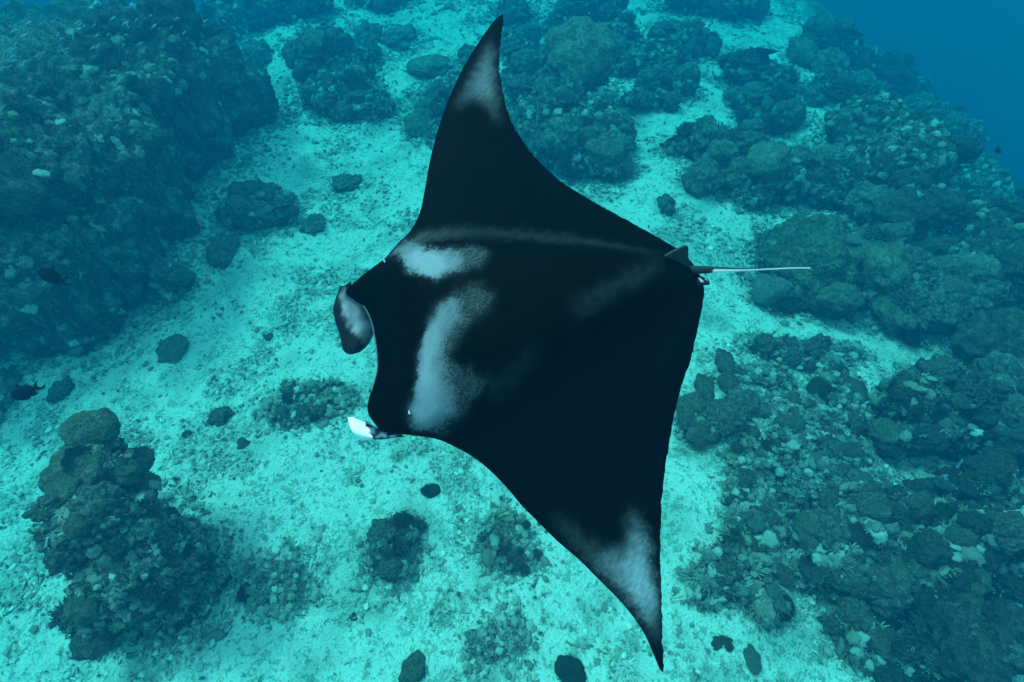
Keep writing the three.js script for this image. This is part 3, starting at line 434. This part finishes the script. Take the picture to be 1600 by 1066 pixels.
const dome1 = outcrop('massive_coral', 'big olive dome coral under the tip of the ray tail', 'coral', [[1268, 415, 160, 140, 0.55, 0.4], [1238, 470, 100, 50, 0.26, 0.6], [1312, 478, 70, 46, 0.24, 0.5], [1325, 400, 60, 90, 0.4, 0.4], [1215, 400, 50, 80, 0.3]], { seed: 26, cover: 5, coat: [0.1, 0.11, 0.065], coat2: [0.14, 0.15, 0.09], pale: [0.16, 0.17, 0.11], knob: 0.1, warp: 0.2, grows: { lobed_coral: 4, massive_coral: 3 } });
outcrop('coral_outcrop', 'dark tangled coral thicket right of the big olive dome', 'coral outcrop', [[1400, 450, 120, 90, 0.35], [1475, 470, 110, 80, 0.4], [1380, 400, 60, 60, 0.3], [1430, 495, 90, 50, 0.25]], { seed: 27, light: 0.15, grows: many(4, { branching_coral: 5 }), cover: 60 });
outcrop('coral_outcrop', 'low patch of rubble and small corals below the big olive dome', 'coral outcrop', [[1205, 548, 80, 36, 0.1], [1195, 590, 90, 36, 0.1], [1310, 555, 80, 30, 0.08], [1300, 585, 44, 44, 0.1], [1240, 645, 110, 50, 0.1], [1330, 640, 60, 50, 0.1], [1255, 560, 50, 40, 0.1]], { seed: 28, light: 0.35, grows: { massive_coral: 7, knobbly_coral: 9, lobed_coral: 5, branching_coral: 6 }, hug: 0.38, cover: 130, size: [0.02, 0.06], grain: 5, fine: 0.13, coat: [0.1, 0.1, 0.075], coat2: [0.36, 0.35, 0.28], pale: [0.36, 0.35, 0.29] });
outcrop('coral_outcrop', 'compact cluster of rounded coral heads next to the trailing edge of the near wing', 'coral outcrop', [[1102, 668, 66, 50, 0.22], [1080, 650, 40, 30, 0.14], [1125, 660, 40, 34, 0.16]], { seed: 29, light: 0.15, grows: { massive_coral: 8, lobed_coral: 5, knobbly_coral: 4 }, hug: 0.55, cover: 40 });
outcrop('coral_outcrop', 'tall rounded outcrop with shaded pockets in the middle of the right reef', 'coral outcrop', [[1415, 640, 80, 76, 0.4, 0.6], [1410, 695, 84, 50, 0.3, 0.6], [1455, 598, 66, 60, 0.4, 0.5], [1490, 690, 90, 90, 0.45], [1402, 612, 50, 30, 0.3, 0.6], [1460, 650, 60, 50, 0.3]], { seed: 30, grows: many(2, { crusted_coral: 8 }), cover: 45, over: 0.3, hug: 0.5 });
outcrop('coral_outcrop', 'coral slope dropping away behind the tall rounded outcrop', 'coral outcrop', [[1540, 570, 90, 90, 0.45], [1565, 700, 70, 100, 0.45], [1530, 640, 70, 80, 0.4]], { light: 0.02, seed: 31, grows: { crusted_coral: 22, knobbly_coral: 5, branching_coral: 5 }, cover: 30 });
outcrop('coral_outcrop', 'pale rubble mound studded with small corals beside the near wing', 'coral outcrop', [[1175, 715, 80, 50, 0.1], [1265, 755, 110, 66, 0.16], [1315, 715, 90, 60, 0.16], [1235, 690, 90, 44, 0.1], [1165, 765, 60, 50, 0.1], [1200, 790, 70, 40, 0.1], [1345, 760, 60, 60, 0.14], [1300, 800, 70, 40, 0.12]], { seed: 32, light: 0.35, grows: { massive_coral: 14, knobbly_coral: 10, lobed_coral: 7, branching_coral: 4 }, hug: 0.38, cover: 130, size: [0.02, 0.06], grain: 5, fine: 0.13, coat: [0.1, 0.1, 0.075], coat2: [0.36, 0.35, 0.28], pale: [0.36, 0.35, 0.29] });
const lowReef = outcrop('coral_outcrop', 'outcrop carrying a dark fringed table coral in the lower right', 'coral outcrop', [[1300, 865, 110, 100, 0.32], [1345, 830, 90, 80, 0.3], [1272, 885, 70, 70, 0.2], [1350, 900, 90, 80, 0.26]], { grain: 5, fine: 0.12, seed: 33, light: 0.3, grows: many(3), hug: 0.6, cover: 90, coat2: [0.36, 0.35, 0.29] });
const blueReef = outcrop('coral_outcrop', 'steep coral bank with a bluish crust in the lower right', 'coral outcrop', [[1440, 880, 120, 110, 0.4], [1430, 800, 70, 70, 0.25], [1500, 850, 110, 130, 0.5], [1550, 890, 60, 130, 0.5], [1450, 955, 80, 80, 0.35], [1510, 770, 90, 90, 0.45]], { seed: 34, light: 0.15, grows: many(5, { crusted_coral: 16 }), hug: 0.45, cover: 90, pale: BLUE });
outcrop('coral_outcrop', 'dark coral block in the bottom right corner', 'coral outcrop', [[1490, 1015, 150, 120, 0.55], [1420, 1030, 90, 80, 0.35]], { light: 0.02, seed: 35, grows: { crusted_coral: 22, knobbly_coral: 5, branching_coral: 5 }, hug: 0.7, cover: 45 });
outcrop('coral_outcrop', 'small rubbly outcrop on the sand at the bottom right', 'coral outcrop', [[1340, 1000, 60, 70, 0.16], [1325, 960, 40, 40, 0.12]], { grain: 5, fine: 0.12, seed: 36, light: 0.3, grows: many(1), hug: 0.5, cover: 90 });
const bommie = outcrop('coral_boulder', 'tall coral boulder crowded with round heads at the bottom left', 'coral boulder', [[205, 850, 165, 190, 0.75, 0.85], [272, 890, 120, 160, 0.55, 0.75], [175, 748, 100, 84, 0.45, 2.1], [160, 698, 54, 44, 0.25, 4.2], [235, 930, 170, 150, 0.6, 0.8], [170, 970, 80, 90, 0.4, 0.8]], { seed: 37, grows: { knobbly_coral: 9, branching_coral: 7, plate_coral: 2 }, hug: 0.45, cover: 130, over: 0.2, light: 0.14, grain: 3.5, fine: 0.1, size: [0.015, 0.05], coat2: [0.28, 0.28, 0.21] });
outcrop('coral_outcrop', 'dim rubble strip at the left edge below the dark wall', 'coral outcrop', [[0, 625, 36, 90, 0.12]], { seed: 40, grows: many(0.5), hug: 0.4, cover: 60 });
outcrop('coral_outcrop', 'dark coral mass at the foot of the wall above the sand', 'coral outcrop', [[412, 325, 96, 66, 0.35], [380, 350, 60, 40, 0.25], [430, 345, 60, 40, 0.22]], { seed: 41, grows: many(1.2), hug: 0.8, cover: 50 });
outcrop('coral_outcrop', 'round knobbly coral rock on the sand below the wall', 'coral outcrop', [[268, 440, 54, 46, 0.24, 0.6], [258, 468, 34, 24, 0.12]], { seed: 42, grows: many(0.6), hug: 0.5, cover: 70 });
outcrop('coral_outcrop', 'flat dark rubble bed on the sand near the white head fin', 'coral outcrop', [[475, 632, 100, 64, 0.07], [520, 625, 60, 44, 0.06]], { seed: 43, light: 0.15, grows: { branching_coral: 6, knobbly_coral: 3 }, hug: 0.4, cover: 200, size: [0.02, 0.06] });
outcrop('coral_outcrop', 'bushy dark coral clump alone on the bright sand below the ray', 'coral outcrop', [[614, 862, 66, 70, 0.13], [635, 835, 36, 40, 0.1]], { seed: 44, light: 0.15, grows: { branching_coral: 5, fuzzy_coral: 3, knobbly_coral: 3 }, hug: 0.5, cover: 200, size: [0.02, 0.06] });
outcrop('coral_outcrop', 'loose thicket of broken branches beside the leading edge of the near wing', 'coral outcrop', [[790, 845, 70, 80, 0.07], [815, 880, 50, 30, 0.05]], { seed: 45, light: 0.15, grows: { branching_coral: 7, plate_coral: 2 }, hug: 0.42, cover: 240, size: [0.02, 0.06] });
outcrop('coral_outcrop', 'scattered lumps round the branching coral in the lower right', 'coral outcrop', [[1180, 830, 80, 60, 0.12], [1125, 918, 90, 40, 0.1], [1150, 890, 90, 60, 0.1], [1190, 940, 50, 40, 0.1]], { grain: 5, fine: 0.12, seed: 46, light: 0.3, grows: { lobed_coral: 6, massive_coral: 5, knobbly_coral: 5, branching_coral: 3 }, hug: 0.42, cover: 160 });
outcrop('coral_outcrop', 'thin grey rubble patch on the sand right of the coral boulder', 'coral outcrop', [[425, 905, 80, 60, 0.05], [440, 935, 50, 40, 0.04]], { grain: 5, fine: 0.12, seed: 47, light: 0.6, cover: 330, size: [0.015, 0.04], coat: [0.2, 0.2, 0.16], coat2: [0.36, 0.35, 0.29] });
outcrop('coral_outcrop', 'pale crumbled coral ring in the bright sand near the bottom', 'coral outcrop', [[765, 1000, 60, 40, 0.06], [800, 985, 50, 30, 0.05]], { grain: 5, fine: 0.12, seed: 48, light: 0.6, cover: 260, size: [0.015, 0.05], coat: [0.22, 0.22, 0.18], coat2: [0.36, 0.35, 0.28] });

outcrop('coral_outcrop', 'hazy coral clump on the far slope nearest the top edge right', 'coral outcrop', [[1285, 62, 60, 26, 0.4], [1320, 84, 50, 24, 0.4]], { seed: 60, grows: many(0.6), cover: 12 });
outcrop('coral_outcrop', 'faint coral row fading into the blue beyond the hazy clump', 'coral outcrop', [[1385, 120, 70, 30, 0.6], [1420, 150, 50, 26, 0.5], [1345, 105, 50, 22, 0.5]], { seed: 61, grows: many(0.6), cover: 10 });
outcrop('coral_outcrop', 'barely visible reef ridge in the blue water behind the steep buttress', 'coral outcrop', [[1480, 160, 90, 36, 0.8], [1530, 205, 70, 40, 0.8], [1570, 260, 60, 50, 0.8]], { seed: 62, grows: many(0.6), cover: 10 });
outcrop('coral_outcrop', 'pale blue grey coral heads along the upper rim of the right slope', 'coral outcrop', [[1290, 140, 50, 30, 0.3], [1335, 165, 60, 34, 0.35]], { seed: 63, grows: many(0.6), cover: 20 });

const C = [
  ['massive_coral', 'grey rounded coral lump with a smaller lobe on open sand below the wall', 'coral', 270, 548, 44, 46, { flat: 0.34, k: 1 }],
  ['knobbly_coral', 'oval dark coral knob on the sand between wall and ray', 'coral', 350, 392, 38, 44, { flat: 0.8 }],
  ['massive_coral', 'flat oval boulder on sand left of the raised wing', 'coral', 672, 104, 64, 30, { flat: 0.6 }],
  ['knobbly_coral', 'low hazy coral knob in the upper middle', 'coral', 625, 60, 56, 24, { flat: 0.6 }],
  ['knobbly_coral', 'hazy coral lump left of the low knob in the upper middle', 'coral', 575, 52, 40, 20, { flat: 0.6 }],
  ['knobbly_coral', 'ragged little coral with a forked top on bare sand', 'coral', 344, 650, 30, 30, { flat: 0.7 }],
  ['fuzzy_coral', 'fuzzy dark coral tuft with a pale ring above it below the near wing', 'coral', 674, 768, 32, 24, { flat: 0.6 }],
  ['fuzzy_coral', 'round bristly coral cushion on the sand in the lower right', 'coral', 1213, 945, 56, 52, { flat: 0.9 }],
  ['branching_coral', 'round bush of stubby branching coral in the lower right', 'coral', 1175, 862, 70, 64, { flat: 0.8 }],
  ['massive_coral', 'smooth round head just above the bristly cushion', 'coral', 1222, 902, 34, 34, {}],
  ['lobed_coral', 'smooth three lobed coral on the sand by the near wing tip', 'coral', 1170, 1030, 46, 50, { flat: 0.7, k: 0 }],
  ['massive_coral', 'rounded boulder cut by the bottom edge left of centre', 'coral', 645, 1046, 48, 44, { flat: 0.9 }],
  ['fuzzy_coral', 'bushy coral cut by the bottom edge under the near wing', 'coral', 893, 1050, 54, 46, { flat: 0.8 }],
  ['fuzzy_coral', 'dark round bristly coral in the rubble below the olive dome', 'coral', 1283, 615, 36, 44, {}],
  ['massive_coral', 'smooth dark head right of the bristly coral in the rubble', 'coral', 1336, 614, 34, 34, {}],
  ['massive_coral', 'flat topped dark coral just below the olive dome', 'coral', 1266, 553, 40, 26, { flat: 0.6 }],
  ['massive_coral', 'upright smooth coral head by the trailing edge of the ray, upper one', 'coral', 1130, 568, 26, 44, {}],
  ['massive_coral', 'smooth coral head by the trailing edge of the ray, lower one', 'coral', 1136, 600, 28, 36, {}],
  ['massive_coral', 'lone pillar like head closest to the trailing edge of the ray', 'coral', 1098, 608, 28, 46, {}],
  ['knobbly_coral', 'knobbly coral clump between the pillar head and the rubble patch', 'coral', 1160, 632, 56, 44, { flat: 0.8 }],
  ['knobbly_coral', 'crumbly coral knob on sand right of the trailing edge near the tail', 'coral', 1040, 322, 24, 24, {}],
  ['plate_coral', 'crumpled plate coral on sand left of the three lobed coral', 'coral', 1130, 1010, 44, 30, { flat: 0.6 }],
  ['knobbly_coral', 'hazy coral head on sand left of the reef edge upper right', 'coral', 1270, 150, 30, 22, {}],
  ['massive_coral', 'hazy rounded head near the reef edge upper right', 'coral', 1250, 85, 40, 26, {}],
  ['knobbly_coral', 'hazy low knob beside the hazy rounded head', 'coral', 1300, 110, 44, 28, {}],
  ['knobbly_coral', 'dark knob on the slope past the hazy low knob', 'coral', 1340, 140, 40, 28, {}],
  ['knobbly_coral', 'dark lump between the wall foot and the lone dark outcrop', 'coral', 405, 92, 40, 26, {}],
  ['knobbly_coral', 'grey rubble knob left of the front edge of the far wing', 'coral', 490, 350, 40, 28, { flat: 0.5 }],
  ['knobbly_coral', 'low rubble knob midway between wall and the raised wing', 'coral', 540, 285, 44, 24, { flat: 0.5 }],
  ['fuzzy_coral', 'pale fuzzy tuft right of the coral boulder', 'coral', 385, 925, 30, 26, {}],
  ['knobbly_coral', 'dark knob on sand just right of the lone black fish', 'coral', 98, 612, 26, 30, { flat: 0.7 }],
];
C.forEach((c, i) => c[5] && colony(c[0], c[1], c[2], c[3], c[4], c[5], c[6], { seed: i + 1, ...c[7] }));

// colonies that can be picked out on the outcrops: [kind, px, py, width in pixels, label]
function grow(root, list) {
  const rock = root.children.find((c) => c.name === 'rock').geometry, p = rock.attributes.position, nn = rock.attributes.normal, q = V(0, 0, 0);
  for (const [kind, px, py, w, label, tall = 1, v] of list) {
    const d = rayTo(px, py); let best = -1, score = 1e9;
    for (let i = 0; i < p.count; i++) { q.set(p.getX(i), p.getY(i), p.getZ(i)).add(root.position).sub(camera.position); const t = q.dot(d), off = q.addScaledVector(d, -t).length(), s = t + off * 30; if (s < score) { score = s; best = i; } }
    const at = V(p.getX(best), p.getY(best), p.getZ(best)), n = V(nn.getX(best), nn.getY(best), nn.getZ(best)), s = (w / 2) * (depthOf(at.clone().add(root.position)) * 0.6745) / 533;
    reseed(px + py); const c = part(kind, v === undefined ? pick(PROTO[kind]) : PROTO[kind][v], reefMatBump, root); if (label) c.userData.label = label;
    c.position.copy(at).addScaledVector(n, -0.25 * s); c.quaternion.setFromUnitVectors(UP, UP.clone().lerp(n, 0.4).normalize()).multiply(new THREE.Quaternion().setFromAxisAngle(UP, R(0, 6.28))); c.scale.set(s, s * tall, s);
  }
}
grow(bommie, [['massive_coral', 148, 675, 66], ['massive_coral', 125, 740, 84, null, 0.8], ['massive_coral', 110, 765, 60], ['massive_coral', 220, 716, 46], ['massive_coral', 200, 738, 44], ['massive_coral', 168, 748, 36], ['massive_coral', 228, 760, 36], ['table_coral', 182, 710, 40, 'pale fringed table coral', 0.8], ['massive_coral', 121, 824, 38, 'dark olive coral knob'], ['lobed_coral', 166, 858, 36, 'pale bluish coral lobe'], ['massive_coral', 128, 955, 46], ['massive_coral', 148, 1005, 56], ['plate_coral', 265, 890, 60], ['plate_coral', 275, 910, 40], ['branching_coral', 240, 800, 50], ['knobbly_coral', 150, 790, 60], ['knobbly_coral', 110, 870, 50], ['branching_coral', 140, 880, 46]]);
grow(lowReef, [['table_coral', 1312, 890, 62, 'dark table coral with a pale fringe', 0.8], ['fuzzy_coral', 1342, 838, 42, 'dark bristly coral'], ['knobbly_coral', 1300, 830, 60], ['branching_coral', 1370, 880, 60]]);
grow(plateReef, [['massive_coral', 905, 92, 104, 'broad olive coral head', 0.8], ['table_coral', 872, 148, 74, 'ragged table coral', 0.7], ['massive_coral', 950, 240, 60]]);
grow(dome1, [['lobed_coral', 1203, 455, 16, 'small pale lobe']]);

// single stones lying on the sand
const STONE = [0, 1, 2, 3].map((k) => { reseed(700 + k); return uvBox(paint(blob(5, { ry: 0.6, s: k * 9, warp: 0.5, knob: 0.3, knobSize: 0.7, fine: 0.05, fineSize: 0.3 }), mottle([0.17, 0.17, 0.13], [0.34, 0.33, 0.27], 2, k))); });
reseed(90);
for (let i = 0, n = 0; i < 900 && n < 10; i++) {
  const px = R(10, 1330), py = R(60, 1060), s = spot(px, py);
  if (rubbleMask(s.p.x, s.p.z) < 0.25) continue;
  const r = R(4.5, 9) * s.mpp, m = new THREE.Mesh(STONE[n % 4], reefMatBump); n++;
  m.name = numbered('stone'); m.castShadow = m.receiveShadow = true; m.position.copy(s.base); m.position.y += 0.1 * r; m.scale.set(r * R(0.8, 1.3), r * R(0.7, 1), r * R(0.8, 1.2)); m.rotation.y = R(0, 6.28);
  scene.add(m); tag(m, 'small crusted grey stone lying loose on the rubbly sand', 'stone', 'loose stones on the sand');
}
// broken coral and shell strewn over the bottom, more of it where the bottom is darker
{
  const bits = [...CRUST.slice(0, 2)];
  for (let k = 0; k < 4; k++) { reseed(800 + k); const m = new Mesher(), a = V(-1, 0.1, 0), b = V(R(-0.3, 0.3), R(0.1, 0.4), R(-0.3, 0.3)), c = V(1, R(0, 0.3), R(-0.3, 0.3)); m.tube([a, b, c], 0.3, 0.2, 5, [0.9, 0.9, 0.9], [1.1, 1.1, 1.1]); if (k > 1) m.tube([b, V(R(-0.3, 0.3), 0.5, R(0.5, 0.9))], 0.22, 0.15, 4, [1, 1, 1], [1.1, 1.1, 1.1]); const g = m.geo(); g.deleteAttribute('uv'); bits.push(g); }
  bits.push(CRUST[3], CRUST[4]);
  const sets = bits.map(() => []);
  reseed(91);
  for (let i = 0; i < 1200000 && sets.reduce((s, a) => s + a.length, 0) < 150000; i++) {
    const x = R(-11, 9.5), z = 1 - 21 * Math.pow(rnd(), 1.35), m = rubbleMask(x, z), keep = 0.03 + 0.97 * m * m * (0.35 + 0.65 * sstep(-0.3, 0.4, n2(x * 3.3, z * 3.3)));
    if (rnd() > keep || x > edgeX(z) + 2) continue;
    const far = 1 + 0.06 * Math.max(0, -z - 3), s = (0.006 + 0.026 * rnd() ** 3) * far, k = Math.floor(rnd() * bits.length), t = rnd();
    const c = t > 0.7 ? mixc([0.4, 0.38, 0.31], [0.62, 0.58, 0.49], rnd()) : t > 0.25 ? mixc([0.26, 0.26, 0.21], [0.42, 0.4, 0.33], rnd()) : mixc([0.14, 0.15, 0.11], GREY, rnd());
    sets[k].push([V(x, groundFine(x, z) + 0.2 * s, z), V(R(-0.5, 0.5), 1, R(-0.5, 0.5)).normalize(), s, c]);
  }
  for (const [fx, fz, rx, rz] of FOOT) for (let i = 0, n = Math.min(2200, 420 * (rx + rz)); i < n; i++) { // debris gathered round every rock
    const a = R(0, 6.283), q = 0.9 + 0.55 * rnd() ** 2 * (1 + 0.5 * n2(Math.cos(a) * 2 + fx, Math.sin(a) * 2 + fz)), x = fx + Math.cos(a) * (rx * q + 0.12 * rnd()), z = fz + Math.sin(a) * (rz * q + 0.12 * rnd()), far = 1 + 0.06 * Math.max(0, -z - 3), s = (0.008 + 0.035 * rnd() ** 2.5) * far;
    sets[Math.floor(rnd() * bits.length)].push([V(x, groundFine(x, z) + 0.2 * s, z), V(R(-0.5, 0.5), 1, R(-0.5, 0.5)).normalize(), s, mixc([0.13, 0.135, 0.1], [0.34, 0.33, 0.27], rnd() ** 1.3)]);
  }
  sets.forEach((a, k) => { if (a.length) { const o = scatter(scene, bits[k], a, 'rubble'); o.name = numbered('rubble'); tag(o, 'broken coral rubble strewn over the pale sand of the channel', 'rubble'); } });
}

// ---------------------------------------------------------------- fish
function fishShape(L, hgt, thick, prof) { // nose at +x
  const N = 18, A = 10, P = [], I = [];
  for (let i = 0; i <= N; i++) { const t = i / N, [h, mid] = prof(t), x = L * (0.5 - t * 0.82); for (let k = 0; k < A; k++) { const w = (k / A) * 2 * Math.PI; P.push(x, hgt * (mid + h * 0.5 * Math.sin(w)), thick * h * 0.5 * Math.cos(w)); } }
  for (let i = 0; i < N; i++) for (let k = 0; k < A; k++) { const a = i * A + k, b = i * A + ((k + 1) % A); I.push(a, b, a + A, b, b + A, a + A); }
  const g = new THREE.BufferGeometry(); g.setAttribute('position', new THREE.Float32BufferAttribute(P, 3)); g.setIndex(I); return mergeFix(g);
}
function mergeFix(g) { g.computeVertexNormals(); return g; }
function finShape(pts, th) { const s = new THREE.Shape(); pts.forEach(([x, y], i) => (i ? s.lineTo(x, y) : s.moveTo(x, y))); const g = new THREE.ExtrudeGeometry(s, { depth: th, bevelEnabled: false }); g.translate(0, 0, -th / 2); return g; }
const fishMat = new THREE.MeshPhysicalMaterial({ color: new THREE.Color(0.004, 0.01, 0.016), roughness: 0.7, specularIntensity: 0.05 });
function darkFish(label, px, py, depth, L, turn) {
  const f = thing('reef_fish', label, 'fish', rayTo(px, py).multiplyScalar(depth).add(camera.position));
  part('body', fishShape(L, L * 0.62, L * 0.2, (t) => [Math.pow(Math.sin(Math.PI * Math.min(1, 0.05 + 0.93 * Math.pow(t, 0.92))), 0.62) * (t > 0.62 ? lerp(1, 0.55, (t - 0.62) / 0.38) : 1), -0.04 * Math.sin(3.14 * t)]), fishMat, f);
  part('dorsal_fin', finShape([[0.2 * L, 0.2 * L], [0.15 * L, 0.46 * L], [0.06 * L, 0.28 * L], [-0.05 * L, 0.25 * L], [-0.24 * L, 0.2 * L], [-0.3 * L, 0.05 * L], [0, 0]], 0.02 * L), fishMat, f);
  part('anal_fin', finShape([[0.05 * L, -0.2 * L], [-0.16 * L, -0.28 * L], [-0.31 * L, -0.26 * L], [-0.29 * L, -0.04 * L]], 0.02 * L), fishMat, f);
  part('tail_fin', finShape([[-0.28 * L, 0.05 * L], [-0.36 * L, 0.12 * L], [-0.44 * L, 0.24 * L], [-0.6 * L, 0.3 * L], [-0.5 * L, 0.22 * L], [-0.44 * L, 0.08 * L], [-0.5 * L, -0.02 * L], [-0.62 * L, -0.01 * L], [-0.78 * L, 0.1 * L], [-0.64 * L, -0.09 * L], [-0.5 * L, -0.12 * L], [-0.38 * L, -0.09 * L], [-0.28 * L, -0.05 * L]], 0.015 * L), fishMat, f);
  f.quaternion.copy(camera.quaternion).multiply(new THREE.Quaternion().setFromEuler(new THREE.Euler(0.25, Math.PI + 0.35, turn))); return f;
}
darkFish('lone black triggerfish shape hovering over sand at the left edge', 40, 612, 3.6, 0.125, -0.28);
darkFish('dark fish barely visible against the shadowed coral wall', 82, 432, 3.9, 0.13, 0.6);
darkFish('tiny dark fish over the blue water beyond the right reef edge', 1560, 235, 9, 0.12, 0.3);
{
  const silver = new THREE.MeshPhysicalMaterial({ color: new THREE.Color(0.3, 0.33, 0.35), roughness: 0.35, specularIntensity: 0.6 });
  const body = mergeGeometries([fishShape(1, 0.24, 0.12, (t) => [Math.pow(Math.sin(Math.PI * Math.min(1, 0.02 + t * 0.95)), 0.8), 0]), (() => { const g = finShape([[-0.28, 0.02], [-0.5, 0.14], [-0.42, 0], [-0.5, -0.14], [-0.28, -0.02]], 0.01); return mergeVertices((g.deleteAttribute('uv'), g)); })()]);
  reseed(55);
  for (let i = 0; i < 70; i++) {
    const late = i > 54, px = late ? R(20, 140) : R(10, 290), py = late ? R(120, 230) : 66 - px * 0.12 + R(-26, 30), m = new THREE.Mesh(body, silver);
    m.name = numbered('small_fish'); m.castShadow = true; m.position.copy(rayTo(px, py).multiplyScalar(R(8.5, 10.5)).add(camera.position)); m.scale.setScalar(R(0.06, 0.11)); m.rotation.set(R(-0.3, 0.3), 0.8 + R(-0.3, 0.3), 0.35 + R(-0.2, 0.2));
    scene.add(m); tag(m, 'small silvery fish of the school drifting over the dark coral wall', 'fish', 'silvery fish schooling over the coral wall');
  }
}

renderer.render(scene, camera);
